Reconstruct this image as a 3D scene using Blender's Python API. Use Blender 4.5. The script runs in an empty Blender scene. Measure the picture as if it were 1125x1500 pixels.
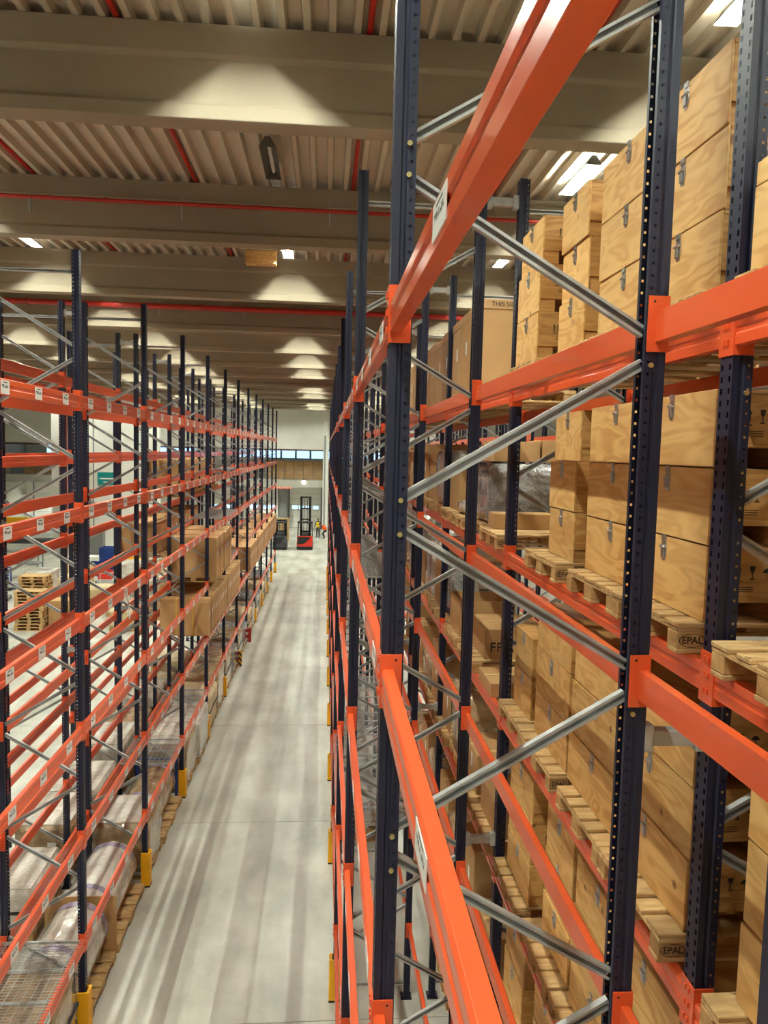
import bpy, bmesh, math, random
from mathutils import Vector, Matrix
random.seed(7)
S = bpy.context.scene
COL = S.collection
# ------------------------------------------------------------------ camera (fitted to the photograph)
F_PX, PITCH, YAW, ROLL, CAM_H = 1095.27, .0812, .0798, .0242, 8.15
cyw, syw = math.cos(YAW), math.sin(YAW)
fwd = Vector((syw*math.cos(PITCH), cyw*math.cos(PITCH), -math.sin(PITCH)))
rgt = Vector((cyw, -syw, 0)); upv = rgt.cross(fwd)
r2 = math.cos(ROLL)*rgt + math.sin(ROLL)*upv
u2 = -math.sin(ROLL)*rgt + math.cos(ROLL)*upv
cam = bpy.data.cameras.new('camera'); cam.sensor_fit = 'HORIZONTAL'; cam.sensor_width = 36
cam.lens = F_PX/1125*36; cam.clip_start = .05; cam.clip_end = 300
camo = bpy.data.objects.new('camera', cam); COL.objects.link(camo)
M = Matrix((r2, u2, -fwd)).transposed().to_4x4(); M.translation = (0, 0, CAM_H)
camo.matrix_world = M
S.camera = camo
# ------------------------------------------------------------------ world, exposure
w = bpy.data.worlds.new('world'); S.world = w; w.use_nodes = True
w.node_tree.nodes['Background'].inputs[0].default_value = (1, .95, .88, 1)
w.node_tree.nodes['Background'].inputs[1].default_value = .3
S.view_settings.view_transform = 'Standard'; S.view_settings.look = 'None'
S.view_settings.gamma = 1; S.view_settings.use_curve_mapping = False
S.view_settings.exposure = 0.22
S.cycles.max_bounces = 12; S.cycles.diffuse_bounces = 7; S.cycles.glossy_bounces = 4
LAMP_STRENGTH = 1020.0
# ------------------------------------------------------------------ materials
def lin(c):
    return tuple(((v/255+.055)/1.055)**2.4 if v > 10 else v/255/12.92 for v in c)
MATS = {}
def mat(name, rgb, rough=.5, metal=0., noise=None, bump=0., bscale=60., coat=0., emit=None, rvar=0., objrand=0.):
    """rgb sRGB 0-255. noise=(scale, rgb2, (sx,sy,sz), detail)"""
    m = bpy.data.materials.new(name); m.use_nodes = True; nt = m.node_tree; N = nt.nodes; Lk = nt.links
    b = N['Principled BSDF']; b.inputs['Roughness'].default_value = rough; b.inputs['Metallic'].default_value = metal
    c = lin(rgb); b.inputs['Base Color'].default_value = (*c, 1)
    b.inputs['Coat Weight'].default_value = coat
    tc = N.new('ShaderNodeTexCoord'); out = None
    if noise:
        sc, rgb2, st, det = noise
        mp = N.new('ShaderNodeMapping'); mp.inputs['Scale'].default_value = st
        Lk.new(tc.outputs['Object'], mp.inputs[0])
        oi = N.new('ShaderNodeObjectInfo')
        ad = N.new('ShaderNodeVectorMath'); ad.operation = 'MULTIPLY_ADD'
        Lk.new(oi.outputs['Random'], ad.inputs[0]); ad.inputs[1].default_value = (37, 53, 71); Lk.new(mp.outputs[0], ad.inputs[2])
        nz = N.new('ShaderNodeTexNoise'); nz.inputs['Scale'].default_value = sc; nz.inputs['Detail'].default_value = det
        Lk.new(ad.outputs[0], nz.inputs['Vector'])
        rp = N.new('ShaderNodeValToRGB'); rp.color_ramp.elements[0].position = .34; rp.color_ramp.elements[1].position = .66
        rp.color_ramp.elements[0].color = (*c, 1); rp.color_ramp.elements[1].color = (*lin(rgb2), 1)
        Lk.new(nz.outputs['Fac'], rp.inputs[0]); out = rp.outputs[0]
        if rvar:
            mr = N.new('ShaderNodeMapRange'); mr.inputs[3].default_value = max(.05, rough-rvar); mr.inputs[4].default_value = rough+rvar
            Lk.new(nz.outputs['Fac'], mr.inputs[0]); Lk.new(mr.outputs[0], b.inputs['Roughness'])
    if objrand:
        oi2 = N.new('ShaderNodeObjectInfo'); mr2 = N.new('ShaderNodeMapRange')
        mr2.inputs[3].default_value = 1-objrand; mr2.inputs[4].default_value = 1+objrand
        Lk.new(oi2.outputs['Random'], mr2.inputs[0])
        hs = N.new('ShaderNodeHueSaturation'); hs.inputs['Color'].default_value = (*c, 1)
        if out: Lk.new(out, hs.inputs['Color'])
        Lk.new(mr2.outputs[0], hs.inputs['Value']); out = hs.outputs[0]
    if out: Lk.new(out, b.inputs['Base Color'])
    if bump:
        nb = N.new('ShaderNodeTexNoise'); nb.inputs['Scale'].default_value = bscale; nb.inputs['Detail'].default_value = 4
        Lk.new(tc.outputs['Object'], nb.inputs['Vector'])
        bp = N.new('ShaderNodeBump'); bp.inputs['Strength'].default_value = bump; bp.inputs['Distance'].default_value = .06 if coat > .6 else .02
        Lk.new(nb.outputs['Fac'], bp.inputs['Height']); Lk.new(bp.outputs[0], b.inputs['Normal'])
    if emit:
        b.inputs['Emission Color'].default_value = (*lin(emit[0]), 1); b.inputs['Emission Strength'].default_value = emit[1]
    MATS[name] = m
    return m

def ply_mat(name, c1, c2, c3, axis):
    """rotary-cut plywood: warped grain bands along one axis, knots"""
    m = bpy.data.materials.new(name); m.use_nodes = True; nt = m.node_tree; N = nt.nodes; Lk = nt.links
    b = N['Principled BSDF']; b.inputs['Roughness'].default_value = .6
    tc = N.new('ShaderNodeTexCoord'); oi = N.new('ShaderNodeObjectInfo')
    ad = N.new('ShaderNodeVectorMath'); ad.operation = 'MULTIPLY_ADD'
    Lk.new(oi.outputs['Random'], ad.inputs[0]); ad.inputs[1].default_value = (37, 53, 71); Lk.new(tc.outputs['Object'], ad.inputs[2])
    mp = N.new('ShaderNodeMapping'); mp.inputs['Scale'].default_value = axis; Lk.new(ad.outputs[0], mp.inputs[0])
    n1 = N.new('ShaderNodeTexNoise'); n1.inputs['Scale'].default_value = 1.0; n1.inputs['Detail'].default_value = 2; n1.inputs['Distortion'].default_value = .6
    Lk.new(mp.outputs[0], n1.inputs['Vector'])
    mu = N.new('ShaderNodeMath'); mu.operation = 'MULTIPLY'; mu.inputs[1].default_value = 34; Lk.new(n1.outputs['Fac'], mu.inputs[0])
    si = N.new('ShaderNodeMath'); si.operation = 'SINE'; Lk.new(mu.outputs[0], si.inputs[0])
    mr = N.new('ShaderNodeMapRange'); mr.inputs[1].default_value = -1; mr.inputs[2].default_value = 1; Lk.new(si.outputs[0], mr.inputs[0])
    rp = N.new('ShaderNodeValToRGB'); e = rp.color_ramp.elements
    e[0].position = 0; e[0].color = (*lin(c1), 1); e[1].position = 1; e[1].color = (*lin(c2), 1)
    Lk.new(mr.outputs[0], rp.inputs[0])
    n2 = N.new('ShaderNodeTexNoise'); n2.inputs['Scale'].default_value = 2.2; n2.inputs['Detail'].default_value = 3; Lk.new(ad.outputs[0], n2.inputs['Vector'])
    mx = N.new('ShaderNodeMixRGB'); mx.inputs['Color2'].default_value = (*lin(c3), 1)
    r3 = N.new('ShaderNodeMapRange'); r3.inputs[1].default_value = .4; r3.inputs[2].default_value = .75; r3.inputs[4].default_value = .7
    Lk.new(n2.outputs['Fac'], r3.inputs[0]); Lk.new(r3.outputs[0], mx.inputs[0]); Lk.new(rp.outputs[0], mx.inputs['Color1'])
    vo = N.new('ShaderNodeTexVoronoi'); vo.inputs['Scale'].default_value = 3.2; Lk.new(ad.outputs[0], vo.inputs['Vector'])
    kr = N.new('ShaderNodeMapRange'); kr.inputs[1].default_value = .055; kr.inputs[2].default_value = .085; kr.inputs[3].default_value = .8; kr.inputs[4].default_value = 0
    Lk.new(vo.outputs['Distance'], kr.inputs[0])
    mk = N.new('ShaderNodeMixRGB'); mk.inputs['Color2'].default_value = (*lin((112, 74, 42)), 1)
    Lk.new(kr.outputs[0], mk.inputs[0]); Lk.new(mx.outputs[0], mk.inputs['Color1'])
    hs = N.new('ShaderNodeHueSaturation'); m2 = N.new('ShaderNodeMapRange'); m2.inputs[3].default_value = .86; m2.inputs[4].default_value = 1.1
    Lk.new(oi.outputs['Random'], m2.inputs[0]); Lk.new(m2.outputs[0], hs.inputs['Value']); Lk.new(mk.outputs[0], hs.inputs['Color'])
    Lk.new(hs.outputs[0], b.inputs['Base Color'])
    MATS[name] = m
    return m

ORANGE = mat('orange_paint', (218, 84, 42), .3, coat=.25, noise=(3, (224, 92, 48), (1, .3, 1), 2))
NAVY = mat('navy_paint', (12, 17, 42), .48, noise=(2, (18, 24, 52), (1, 1, .3), 2))
GALV = mat('galvanised_steel', (166, 168, 168), .45, .45, noise=(9, (186, 188, 188), (1, 1, 1), 3), rvar=.08)
YELLOW = mat('yellow_plastic', (244, 176, 16), .45)
BLACK = mat('black_plastic', (22, 22, 24), .5)
WHITE = mat('white_label', (232, 232, 228), .45)
PLY = ply_mat('crate_plywood', (222, 178, 112), (198, 146, 80), (218, 178, 118), (1.6, 1.6, 6.5))
PLY2 = ply_mat('crate_plywood_end', (204, 156, 92), (176, 126, 66), (196, 148, 86), (1.5, 1.5, 9))
PINE = mat('pallet_wood', (206, 172, 120), .75, noise=(3, (176, 138, 90), (2, 9, 6), 5), objrand=.12)
PINE_D = mat('pallet_block_wood', (196, 158, 104), .8, noise=(5, (166, 126, 78), (3, 3, 3), 5), objrand=.12)
CARD = mat('cardboard', (186, 146, 98), .8, noise=(1.2, (172, 132, 86), (1, 1, 1), 3), objrand=.07)
CARD2 = mat('cardboard_lid', (194, 154, 106), .8, noise=(1.2, (182, 142, 94), (1, 1, 1), 3), objrand=.06)
TAPE = mat('packing_tape', (206, 170, 112), .3)
STRAP = mat('yellow_strap', (222, 180, 40), .4)
INK = mat('black_ink', (30, 24, 20), .7)
STEEL = mat('latch_steel', (190, 192, 196), .28, .9)
FILM = mat('stretch_film', (196, 172, 138), .16, coat=.8, noise=(2.5, (150, 118, 84), (1, 1, 2), 5), bump=1., bscale=7)
FILMW = mat('white_stretch_film', (222, 218, 212), .16, coat=.8, noise=(2, (188, 176, 162), (1, 1, 2), 5), bump=1., bscale=6)
FILMG = mat('grey_stretch_film', (150, 150, 152), .14, coat=.8, noise=(2.5, (118, 112, 108), (1, 1, 2), 5), bump=1., bscale=10)
CONC = mat('beam_concrete', (160, 148, 130), .85, noise=(.7, (144, 132, 114), (.5, 1, 1), 6), bump=.15, bscale=20)
DECK = mat('roof_deck_metal', (196, 186, 166), .5, .0, noise=(.6, (184, 172, 152), (1, .2, 1), 3))
RED = mat('red_pipe_paint', (176, 34, 22), .4)
WALLW = mat('white_wall_paint', (238, 236, 230), .8, noise=(.4, (230, 228, 220), (1, 1, 1), 3))
WALLG = mat('grey_wall_panel', (192, 188, 178), .8, noise=(.3, (180, 176, 166), (1, 1, 1), 3))
GREY = mat('grey_paint', (120, 122, 122), .5)
DGREY = mat('dark_grey_paint', (62, 64, 68), .5)
TEAL = mat('teal_sign', (0, 140, 136), .5)
BLUE = mat('blue_plastic', (30, 60, 130), .45)
REDV = mat('red_truck_paint', (214, 40, 22), .35, coat=.4)
SKYW = mat('window_daylight', (150, 190, 220), .2, emit=((168, 208, 240), 1.6))
TUBE = mat('lamp_tube', (255, 255, 250), .3, emit=((248, 255, 238), LAMP_STRENGTH))
TUBEOFF = mat('lamp_tube_unlit', (210, 210, 205), .3)
HOUS = mat('lamp_housing', (92, 90, 86), .5)
SIGNALL = mat('signal_lamp', (255, 120, 90), .3, emit=((255, 120, 90), 3))
SKIN = mat('skin', (196, 150, 122), .6)
FAB_D = mat('dark_trousers', (38, 40, 48), .8)
FAB_Y = mat('yellow_vest', (224, 200, 30), .7)
FAB_O = mat('orange_vest', (236, 92, 30), .7)
HAIR = mat('dark_hair', (36, 26, 20), .6)
CRTAN = mat('tan_bag', (214, 196, 160), .5, noise=(3, (196, 170, 126), (1, 1, 1), 3))
YMACH = mat('yellow_machine_paint', (232, 176, 16), .45)
LINEY = mat('yellow_floor_paint', (206, 190, 120), .7)

# printed shelf label: white, black arrow bar on top, row of characters
def label_mat():
    m = bpy.data.materials.new('shelf_label_print'); m.use_nodes = True; nt = m.node_tree; N = nt.nodes; Lk = nt.links
    b = N['Principled BSDF']; b.inputs['Roughness'].default_value = .4
    tc = N.new('ShaderNodeTexCoord'); sp = N.new('ShaderNodeSeparateXYZ'); Lk.new(tc.outputs['Generated'], sp.inputs[0])
    def band(sock, a, c):
        g = N.new('ShaderNodeMath'); g.operation = 'GREATER_THAN'; g.inputs[1].default_value = a; Lk.new(sock, g.inputs[0])
        l = N.new('ShaderNodeMath'); l.operation = 'LESS_THAN'; l.inputs[1].default_value = c; Lk.new(sock, l.inputs[0])
        k = N.new('ShaderNodeMath'); k.operation = 'MULTIPLY'; Lk.new(g.outputs[0], k.inputs[0]); Lk.new(l.outputs[0], k.inputs[1]); return k.outputs[0]
    def mulm(a, c):
        k = N.new('ShaderNodeMath'); k.operation = 'MULTIPLY'; Lk.new(a, k.inputs[0]); Lk.new(c, k.inputs[1]); return k.outputs[0]
    bar = mulm(band(sp.outputs['Y'], .25, .75), band(sp.outputs['Z'], .8, .88))
    ck = N.new('ShaderNodeTexNoise'); ck.inputs['Scale'].default_value = 9; ck.inputs['Detail'].default_value = 0
    mp = N.new('ShaderNodeMapping'); mp.inputs['Scale'].default_value = (0, 2.2, .6); Lk.new(tc.outputs['Generated'], mp.inputs[0]); Lk.new(mp.outputs[0], ck.inputs['Vector'])
    g = N.new('ShaderNodeMath'); g.operation = 'GREATER_THAN'; g.inputs[1].default_value = .47; Lk.new(ck.outputs['Fac'], g.inputs[0])
    txt = mulm(mulm(band(sp.outputs['Y'], .12, .88), band(sp.outputs['Z'], .45, .68)), g.outputs[0])
    mx = N.new('ShaderNodeMath'); mx.operation = 'MAXIMUM'; Lk.new(bar, mx.inputs[0]); Lk.new(txt, mx.inputs[1])
    mc = N.new('ShaderNodeMixRGB'); mc.inputs['Color1'].default_value = (.8, .8, .78, 1); mc.inputs['Color2'].default_value = (.03, .03, .03, 1)
    Lk.new(mx.outputs[0], mc.inputs[0]); Lk.new(mc.outputs[0], b.inputs['Base Color'])
    return m
LABEL = label_mat()
def floor_mat():
    m = bpy.data.materials.new('floor_concrete'); m.use_nodes = True; nt = m.node_tree; N = nt.nodes; Lk = nt.links
    b = N['Principled BSDF']
    tc = N.new('ShaderNodeTexCoord')
    ge = N.new('ShaderNodeNewGeometry')
    n1 = N.new('ShaderNodeTexNoise'); n1.inputs['Scale'].default_value = .55; n1.inputs['Detail'].default_value = 10; n1.inputs['Roughness'].default_value = .68
    Lk.new(ge.outputs['Position'], n1.inputs['Vector'])
    mp = N.new('ShaderNodeMapping'); mp.inputs['Scale'].default_value = (1.3, .3, 1); Lk.new(ge.outputs['Position'], mp.inputs[0])
    n2 = N.new('ShaderNodeTexNoise'); n2.inputs['Scale'].default_value = 1.1; n2.inputs['Detail'].default_value = 5; Lk.new(mp.outputs[0], n2.inputs['Vector'])
    ad = N.new('ShaderNodeMath'); ad.operation = 'ADD'; Lk.new(n1.outputs['Fac'], ad.inputs[0]); Lk.new(n2.outputs['Fac'], ad.inputs[1])
    rp = N.new('ShaderNodeValToRGB'); e = rp.color_ramp.elements
    e[0].position = .8; e[0].color = (*lin((160, 157, 146)), 1); e[1].position = 1.2; e[1].color = (*lin((204, 202, 193)), 1)
    dv = N.new('ShaderNodeMath'); dv.operation = 'MULTIPLY'; dv.inputs[1].default_value = 1.0; Lk.new(ad.outputs[0], dv.inputs[0])
    mr = N.new('ShaderNodeMapRange'); mr.inputs[1].default_value = .7; mr.inputs[2].default_value = 1.3; Lk.new(dv.outputs[0], mr.inputs[0])
    e[0].position = .15; e[1].position = .85; Lk.new(mr.outputs[0], rp.inputs[0])
    Lk.new(rp.outputs[0], b.inputs['Base Color'])
    m2 = N.new('ShaderNodeMapRange'); m2.inputs[3].default_value = .22; m2.inputs[4].default_value = .5; Lk.new(n1.outputs['Fac'], m2.inputs[0])
    Lk.new(m2.outputs[0], b.inputs['Roughness'])
    return m
FLOORM = floor_mat()

# ------------------------------------------------------------------ mesh helpers
class MB:
    def __init__(s): s.v = []; s.f = []; s.m = []; s.mi = 0
    def box(s, x0, x1, y0, y1, z0, z1):
        i = len(s.v)
        s.v += [(x0,y0,z0),(x1,y0,z0),(x1,y1,z0),(x0,y1,z0),(x0,y0,z1),(x1,y0,z1),(x1,y1,z1),(x0,y1,z1)]
        s.add([(0,3,2,1),(4,5,6,7),(0,1,5,4),(1,2,6,5),(2,3,7,6),(3,0,4,7)], i); return s
    def add(s, fs, i):
        for f in fs: s.f.append(tuple(a+i for a in f)); s.m.append(s.mi)
    def quad(s, *p):
        i = len(s.v); s.v += list(p); s.add([tuple(range(len(p)))], i); return s
    def prism(s, poly, axis, a, b, caps=True):
        """poly: 2-D points; axis 'x','y','z' = extrusion axis"""
        def P(p, t):
            if axis == 'x': return (t, p[0], p[1])
            if axis == 'y': return (p[0], t, p[1])
            return (p[0], p[1], t)
        i = len(s.v); n = len(poly)
        s.v += [P(p, a) for p in poly] + [P(p, b) for p in poly]
        s.add([(k, (k+1) % n, n+(k+1) % n, n+k) for k in range(n)], i)
        if caps: s.add([tuple(range(n))[::-1], tuple(range(n, 2*n))], i)
        return s
    def cyl(s, p, q, r, n=10, r1=None, caps=True):
        p, q = Vector(p), Vector(q); d = (q-p).normalized()
        a = d.orthogonal().normalized(); b = d.cross(a); r1 = r if r1 is None else r1
        i = len(s.v)
        for c, rr in ((p, r), (q, r1)):
            for k in range(n):
                t = 2*math.pi*k/n; s.v.append(tuple(c+a*math.cos(t)*rr+b*math.sin(t)*rr))
        s.add([(k, (k+1) % n, n+(k+1) % n, n+k) for k in range(n)], i)
        if caps: s.add([tuple(range(n))[::-1], tuple(range(n, 2*n))], i)
        return s
    def bar(s, p, q, wd, th, nrm=(0,1,0)):
        """rectangular bar p->q; th measured along nrm, wd across"""
        p, q, n = Vector(p), Vector(q), Vector(nrm); d = (q-p).normalized(); c = d.cross(n).normalized()
        i = len(s.v)
        for e in (p, q):
            for a, b in ((-1,-1),(1,-1),(1,1),(-1,1)): s.v.append(tuple(e+c*a*wd/2+n*b*th/2))
        s.add([(0,3,2,1),(4,5,6,7),(0,1,5,4),(1,2,6,5),(2,3,7,6),(3,0,4,7)], i); return s
    def cbar(s, p, q, wd, th, t=.003, nrm=(0,1,0)):
        """C-section bar, open towards -nrm... lips included"""
        p, q, n = Vector(p), Vector(q), Vector(nrm); d = (q-p).normalized(); c = d.cross(n).normalized()
        h, k, l = wd/2, th/2, wd*.28
        poly = [(-h,k),(h,k),(h,-k),(h-l,-k),(h-l,-k+t),(h-t,-k+t),(h-t,k-t),(-h+t,k-t),(-h+t,-k+t),(-h+l,-k+t),(-h+l,-k),(-h,-k)]
        i = len(s.v); m = len(poly)
        for e in (p, q):
            for a, b in poly: s.v.append(tuple(e+c*a+n*b))
        s.add([(j, (j+1) % m, m+(j+1) % m, m+j) for j in range(m)], i); return s
    def mesh(s, name, *mats, bevel=0., smooth=False):
        me = bpy.data.meshes.new(name); me.from_pydata(s.v, [], s.f)
        for m in mats: me.materials.append(m)
        me.polygons.foreach_set('material_index', s.m)
        bm = bmesh.new(); bm.from_mesh(me)
        bmesh.ops.recalc_face_normals(bm, faces=bm.faces)
        if bevel: bmesh.ops.bevel(bm, geom=[e for e in bm.edges], offset=bevel, segments=1, affect='EDGES', clamp_overlap=True)
        bm.to_mesh(me); bm.free()
        if smooth:
            me.polygons.foreach_set('use_smooth', [True]*len(me.polygons))
            me.set_sharp_from_angle(angle=.7)
        me.update(); return me

def ob(name, me, parent=None, loc=(0,0,0), rz=0., rot=None, scale=None, label=None):
    o = bpy.data.objects.new(name, me); COL.objects.link(o); o.location = loc
    o.rotation_euler = rot if rot else (0, 0, rz)
    if scale: o.scale = scale
    if parent: o.parent = parent
    if label: o['label'] = label
    return o
def tag(o, label, cat, group=None, kind=None):
    if label: o['label'] = label
    if cat: o['category'] = cat
    if group: o['group'] = group
    if kind: o['kind'] = kind
    return o
def thing(name, label, cat, loc=(0,0,0), rz=0., group=None):
    o = bpy.data.objects.new(name, None); COL.objects.link(o); o.location = loc; o.rotation_euler = (0,0,rz)
    o.empty_display_size = .1
    return tag(o, label, cat, group, 'thing')
def text_mesh(body, size, m, center=False, offset=0.):
    c = bpy.data.curves.new('print', 'FONT'); c.body = body; c.size = size; c.extrude = .0006; c.offset = offset
    if center: c.align_x = 'CENTER'; c.align_y = 'CENTER'
    o = bpy.data.objects.new('print', c); COL.objects.link(o); bpy.context.view_layer.update()
    me = bpy.data.meshes.new_from_object(o.evaluated_get(bpy.context.evaluated_depsgraph_get()))
    bpy.data.objects.remove(o); bpy.data.curves.remove(c); me.materials.clear(); me.materials.append(m); return me
def struct(o): o['kind'] = 'structure'; return o
UNITS = ['first','second','third','fourth','fifth','sixth','seventh','eighth','ninth','tenth','eleventh','twelfth','thirteenth','fourteenth','fifteenth','sixteenth','seventeenth','eighteenth','nineteenth']
def ordw(n):
    if n <= 19: return UNITS[n-1]
    t = {2:'twenty',3:'thirty',4:'forty'}[n//10]
    if n % 10 == 0: return t[:-1]+'ieth'
    return t+'-'+UNITS[n % 10-1]
LEVEL = ['lowest','second','third','fourth','fifth','top']

# ------------------------------------------------------------------ the setting
XW0, XW1, YW0, YW1, ZDECK = -30., 15., -9., 78., 12.82
fl = struct(ob('floor', MB().box(XW0, XW1, YW0, YW1, -.3, -.012).mesh('floor', DGREY)))
ys = [YW0, -1.5, 4.3, 10.1, 15.9, 21.7, 27.5, 33.3, 39.1, 44.9, 50.7, 56.5, 62.3, 70., YW1]
xs = [XW0, -24., -18., -12., -6.2, 1.6, 8., XW1]
for i in range(len(ys)-1):
    for j in range(len(xs)-1):
        ob('slab', MB().box(xs[j]+.007, xs[j+1]-.007, ys[i]+.007, ys[i+1]-.007, -.012, 0).mesh('slab', FLOORM), fl)
for y, x0, x1 in ((48.9, -2.95, .1),):
    tag(ob('floor_line', MB().box(x0, x1, y, y+.1, 0, .003).mesh('line', LINEY)), 'faded yellow line painted across the far end of the aisle', 'floor line')
struct(ob('wall_left', MB().box(XW0-.2, XW0, YW0, YW1, 0, 13.2).mesh('wall', WALLG)))
struct(ob('wall_right', MB().box(XW1, XW1+.2, YW0, YW1, 0, 13.2).mesh('wall', WALLG)))
struct(ob('wall_back', MB().box(XW0-.2, XW1+.2, YW1, YW1+.2, 0, 13.2).mesh('wall', WALLW)))
struct(ob('wall_front', MB().box(XW0-.2, XW1+.2, YW0-.2, YW0, 0, 13.2).mesh('wall', WALLG)))
# corrugated roof deck
poly = []; x = XW0; P = .28
while x < XW1:
    poly += [(x, ZDECK), (x+.075, ZDECK), (x+.1, ZDECK+.11), (x+.255, ZDECK+.11)]; x += P
mb = MB(); n = len(poly)
for k in range(n-1):
    a, b = poly[k], poly[k+1]; mb.quad((a[0], YW0, a[1]), (b[0], YW0, b[1]), (b[0], YW1, b[1]), (a[0], YW1, a[1]))
mb.box(XW0-.2, XW1+.2, YW0-.2, YW1+.2, ZDECK+.18, ZDECK+.3)
struct(ob('ceiling', mb.mesh('deck', DECK)))
# precast concrete roof beams
BY0, BSP = 8.82, 5.11
def beam_y(k): return BY0+BSP*k
prof = [(0,11.8),(.32,11.8),(.32,11.95),(.27,12.0),(.27,12.46),(.32,12.5),(.32,12.82),(0,12.82),(0,12.5),(.05,12.46),(.05,12.0),(0,11.95)]
bmesh_c = MB().prism(prof, 'x', XW0, XW1).mesh('roof_beam', CONC, bevel=.008)
k = -3; nb = 0
while beam_y(k) < 76:
    nb += 1
    struct(ob('trim_%d' % nb, bmesh_c, None, (0, beam_y(k), 0))); k += 1
# sprinkler pipes in the deck ribs
for i in range(-8, 6):
    x = XW0+.178+.28*round((.32+2.73*i-XW0-.178)/.28)
    if x < XW0+1 or x > XW1-1: continue
    side = 'over the aisle' if i == 0 else '%s row %s of the aisle pipe' % (ordw(abs(i)), 'left' if i < 0 else 'right')
    tag(ob('sprinkler_pipe', MB().cyl((x, YW0+.5, 12.86), (x, 61.5, 12.86), .036, 8).mesh('pipe', RED)), 'thin red sprinkler pipe along the roof deck, '+side, 'pipe', 'red sprinkler pipes under the roof deck')
def cross_pipe(y, z, r, label, x0=-22., x1=8.):
    t = thing('sprinkler_main', label, 'pipe', (0, y, z))
    ob('pipe', MB().cyl((x0, 0, 0), (x1, 0, 0), r, 10).mesh('pipe', RED, smooth=True), t)
    x = x0+1.2; mbh = MB().cyl((0, .0, r), (0, .0, r+.1), .012, 6).bar((0, 0, -r*.5), (0, .05, -.26), .035, .02, (1,0,0)).mesh('hanger', GALV)
    col = MB().cyl((-.03, 0, 0), (.03, 0, 0), r*1.3, 10).mesh('coupling', RED)
    while x < x1:
        ob('hanger', mbh, t, (x, 0, 0)); ob('coupling', col, t, (x+1.3, 0, 0)); x += 2.6
cross_pipe(beam_y(1)-.12, 12.4, .035, 'slim red pipe running across the second concrete roof beam')
cross_pipe(beam_y(3)-.16, 12.44, .085, 'thick red main pipe running across the fourth concrete roof beam')

# ------------------------------------------------------------------ lamps: open troughs along the aisle direction
HW, TL = .125, 1.35
hm = MB()
for s in (-1, 1):
    hm.bar((s*.034, 0, .15), (s*HW, 0, 0), .005, TL, (0,1,0))
for e in (-.4, .4): hm.box(-.035, .035, e-.03, e+.03, .147, .157)
for e in (-TL/2, TL/2): hm.quad((-.034, e, .15), (.034, e, .15), (HW, e, 0), (-HW, e, 0))
HM = hm.mesh('housing', HOUS)
TM = MB().cyl((0, -TL/2+.03, .12), (0, TL/2-.03, .12), .028, 8).mesh('tube', TUBE)
TMO = MB().cyl((0, -TL/2+.03, .12), (0, TL/2-.03, .12), .028, 8).mesh('tube_unlit', TUBEOFF)
HG = MB().cyl((0, -.4, .13), (0, -.4, .365), .008, 6).cyl((0, .4, .13), (0, .4, .365), .008, 6).mesh('hanger', GALV)
ROWN = {-21:'far left lamp row', -16:'fourth lamp row left', -11.2:'third lamp row left', -6.6:'lamp row over the left racks', -.93:'lamp row over the aisle', 4.:'lamp row over the right racks', 9.:'far right lamp row'}
off = {(-.93, 1), (-.93, 3), (-.93, 7), (-.93, 10)}
for rx, rn in ROWN.items():
    for k in range(-2, 13):
        if rx in (9., -16, -21) and k % 2: continue
        if rx == -11.2 and k % 3 == 0: continue
        y = beam_y(k)-1.75
        t = thing('trough_lamp', None, 'lamp', (rx, y, 12.57), 0, 'linear trough lamps under the roof')
        dark = (rx, k) in off
        t['label'] = ('unlit ' if dark else 'lit ')+'linear lamp, %s, %s roof bay from the camera' % (rn, ordw(k+3))
        ob('housing', HM, t); ob('tube', TMO if dark else TM, t); ob('hanger', HG, t)
t = thing('plywood_box', 'plywood box fixed under the roof deck beside a lit lamp', 'box', (-1.56, 17.9, 12.38))
ob('box_body', MB().box(-.35, .35, -.15, .15, .0, .28).mesh('b', PLY, bevel=.004), t); ob('lid', MB().box(-.36, .36, -.16, .16, .28, .3).mesh('b', PLY2), t)
for e in (-.3, .3): ob('hanger', MB().box(e-.015, e+.015, -.015, .015, .3, .46).mesh('h', GALV), t)

# ------------------------------------------------------------------ back of the hall: header wall, mezzanine, doors
YM = 73.
struct(ob('wall_header', MB().box(XW0, XW1, YM, YM+.25, 8.12, 12.82).mesh('wall', WALLW)))
struct(ob('trim_40', MB().box(XW0, XW1, YM-.06, YM+.25, 7.98, 8.12).mesh('trim', mat('brown_trim', (96, 70, 66), .6))))
struct(ob('floor_mezzanine', MB().box(XW0, XW1, YM, YW1, 4.44, 5.15).mesh('slab', WALLG)))
pil = struct(ob('wall_pillar', MB().box(-.22, .3, YM-.5, YM, 0, 12.82).mesh('pillar', WALLW, bevel=.01)))
ob('downpipe', MB().cyl((-.05, YM-.58, 0), (-.05, YM-.58, 9.5), .07, 8).mesh('pipe', GALV), pil)
def railing(x0, x1, label):
    t = thing('railing', label, 'railing', (x0, YM+.1, 5.15)); L = x1-x0
    for z in (.2, .5, .8, 1.1): ob('rail', MB().cyl((0,0,z), (L,0,z), .02, 6).mesh('rail', GREY), t)
    n = max(2, int(L/1.1))
    for i in range(n+1): ob('rail_post', MB().cyl((L*i/n,0,0), (L*i/n,0,1.1), .022, 6).mesh('post', GREY), t)
railing(-6.5, -.25, 'grey railing on the mezzanine edge above the red truck')
railing(-29.5, -22., 'grey railing on the mezzanine edge at the far left')
wn = 0
for x0, x1 in ((-28., -13.), (-9., 13.)):
    x = x0
    while x < x1:
        wn += 1
        wo = struct(ob('window_%d' % wn, MB().box(x, x+1.42, YW1-.09, YW1-.02, 7.15, 8.3).mesh('frame', GREY)))
        ob('pane', MB().box(x+.06, x+1.36, YW1-.11, YW1-.09, 7.21, 8.24).mesh('pane', SKYW), wo)
        x += 1.5
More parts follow.
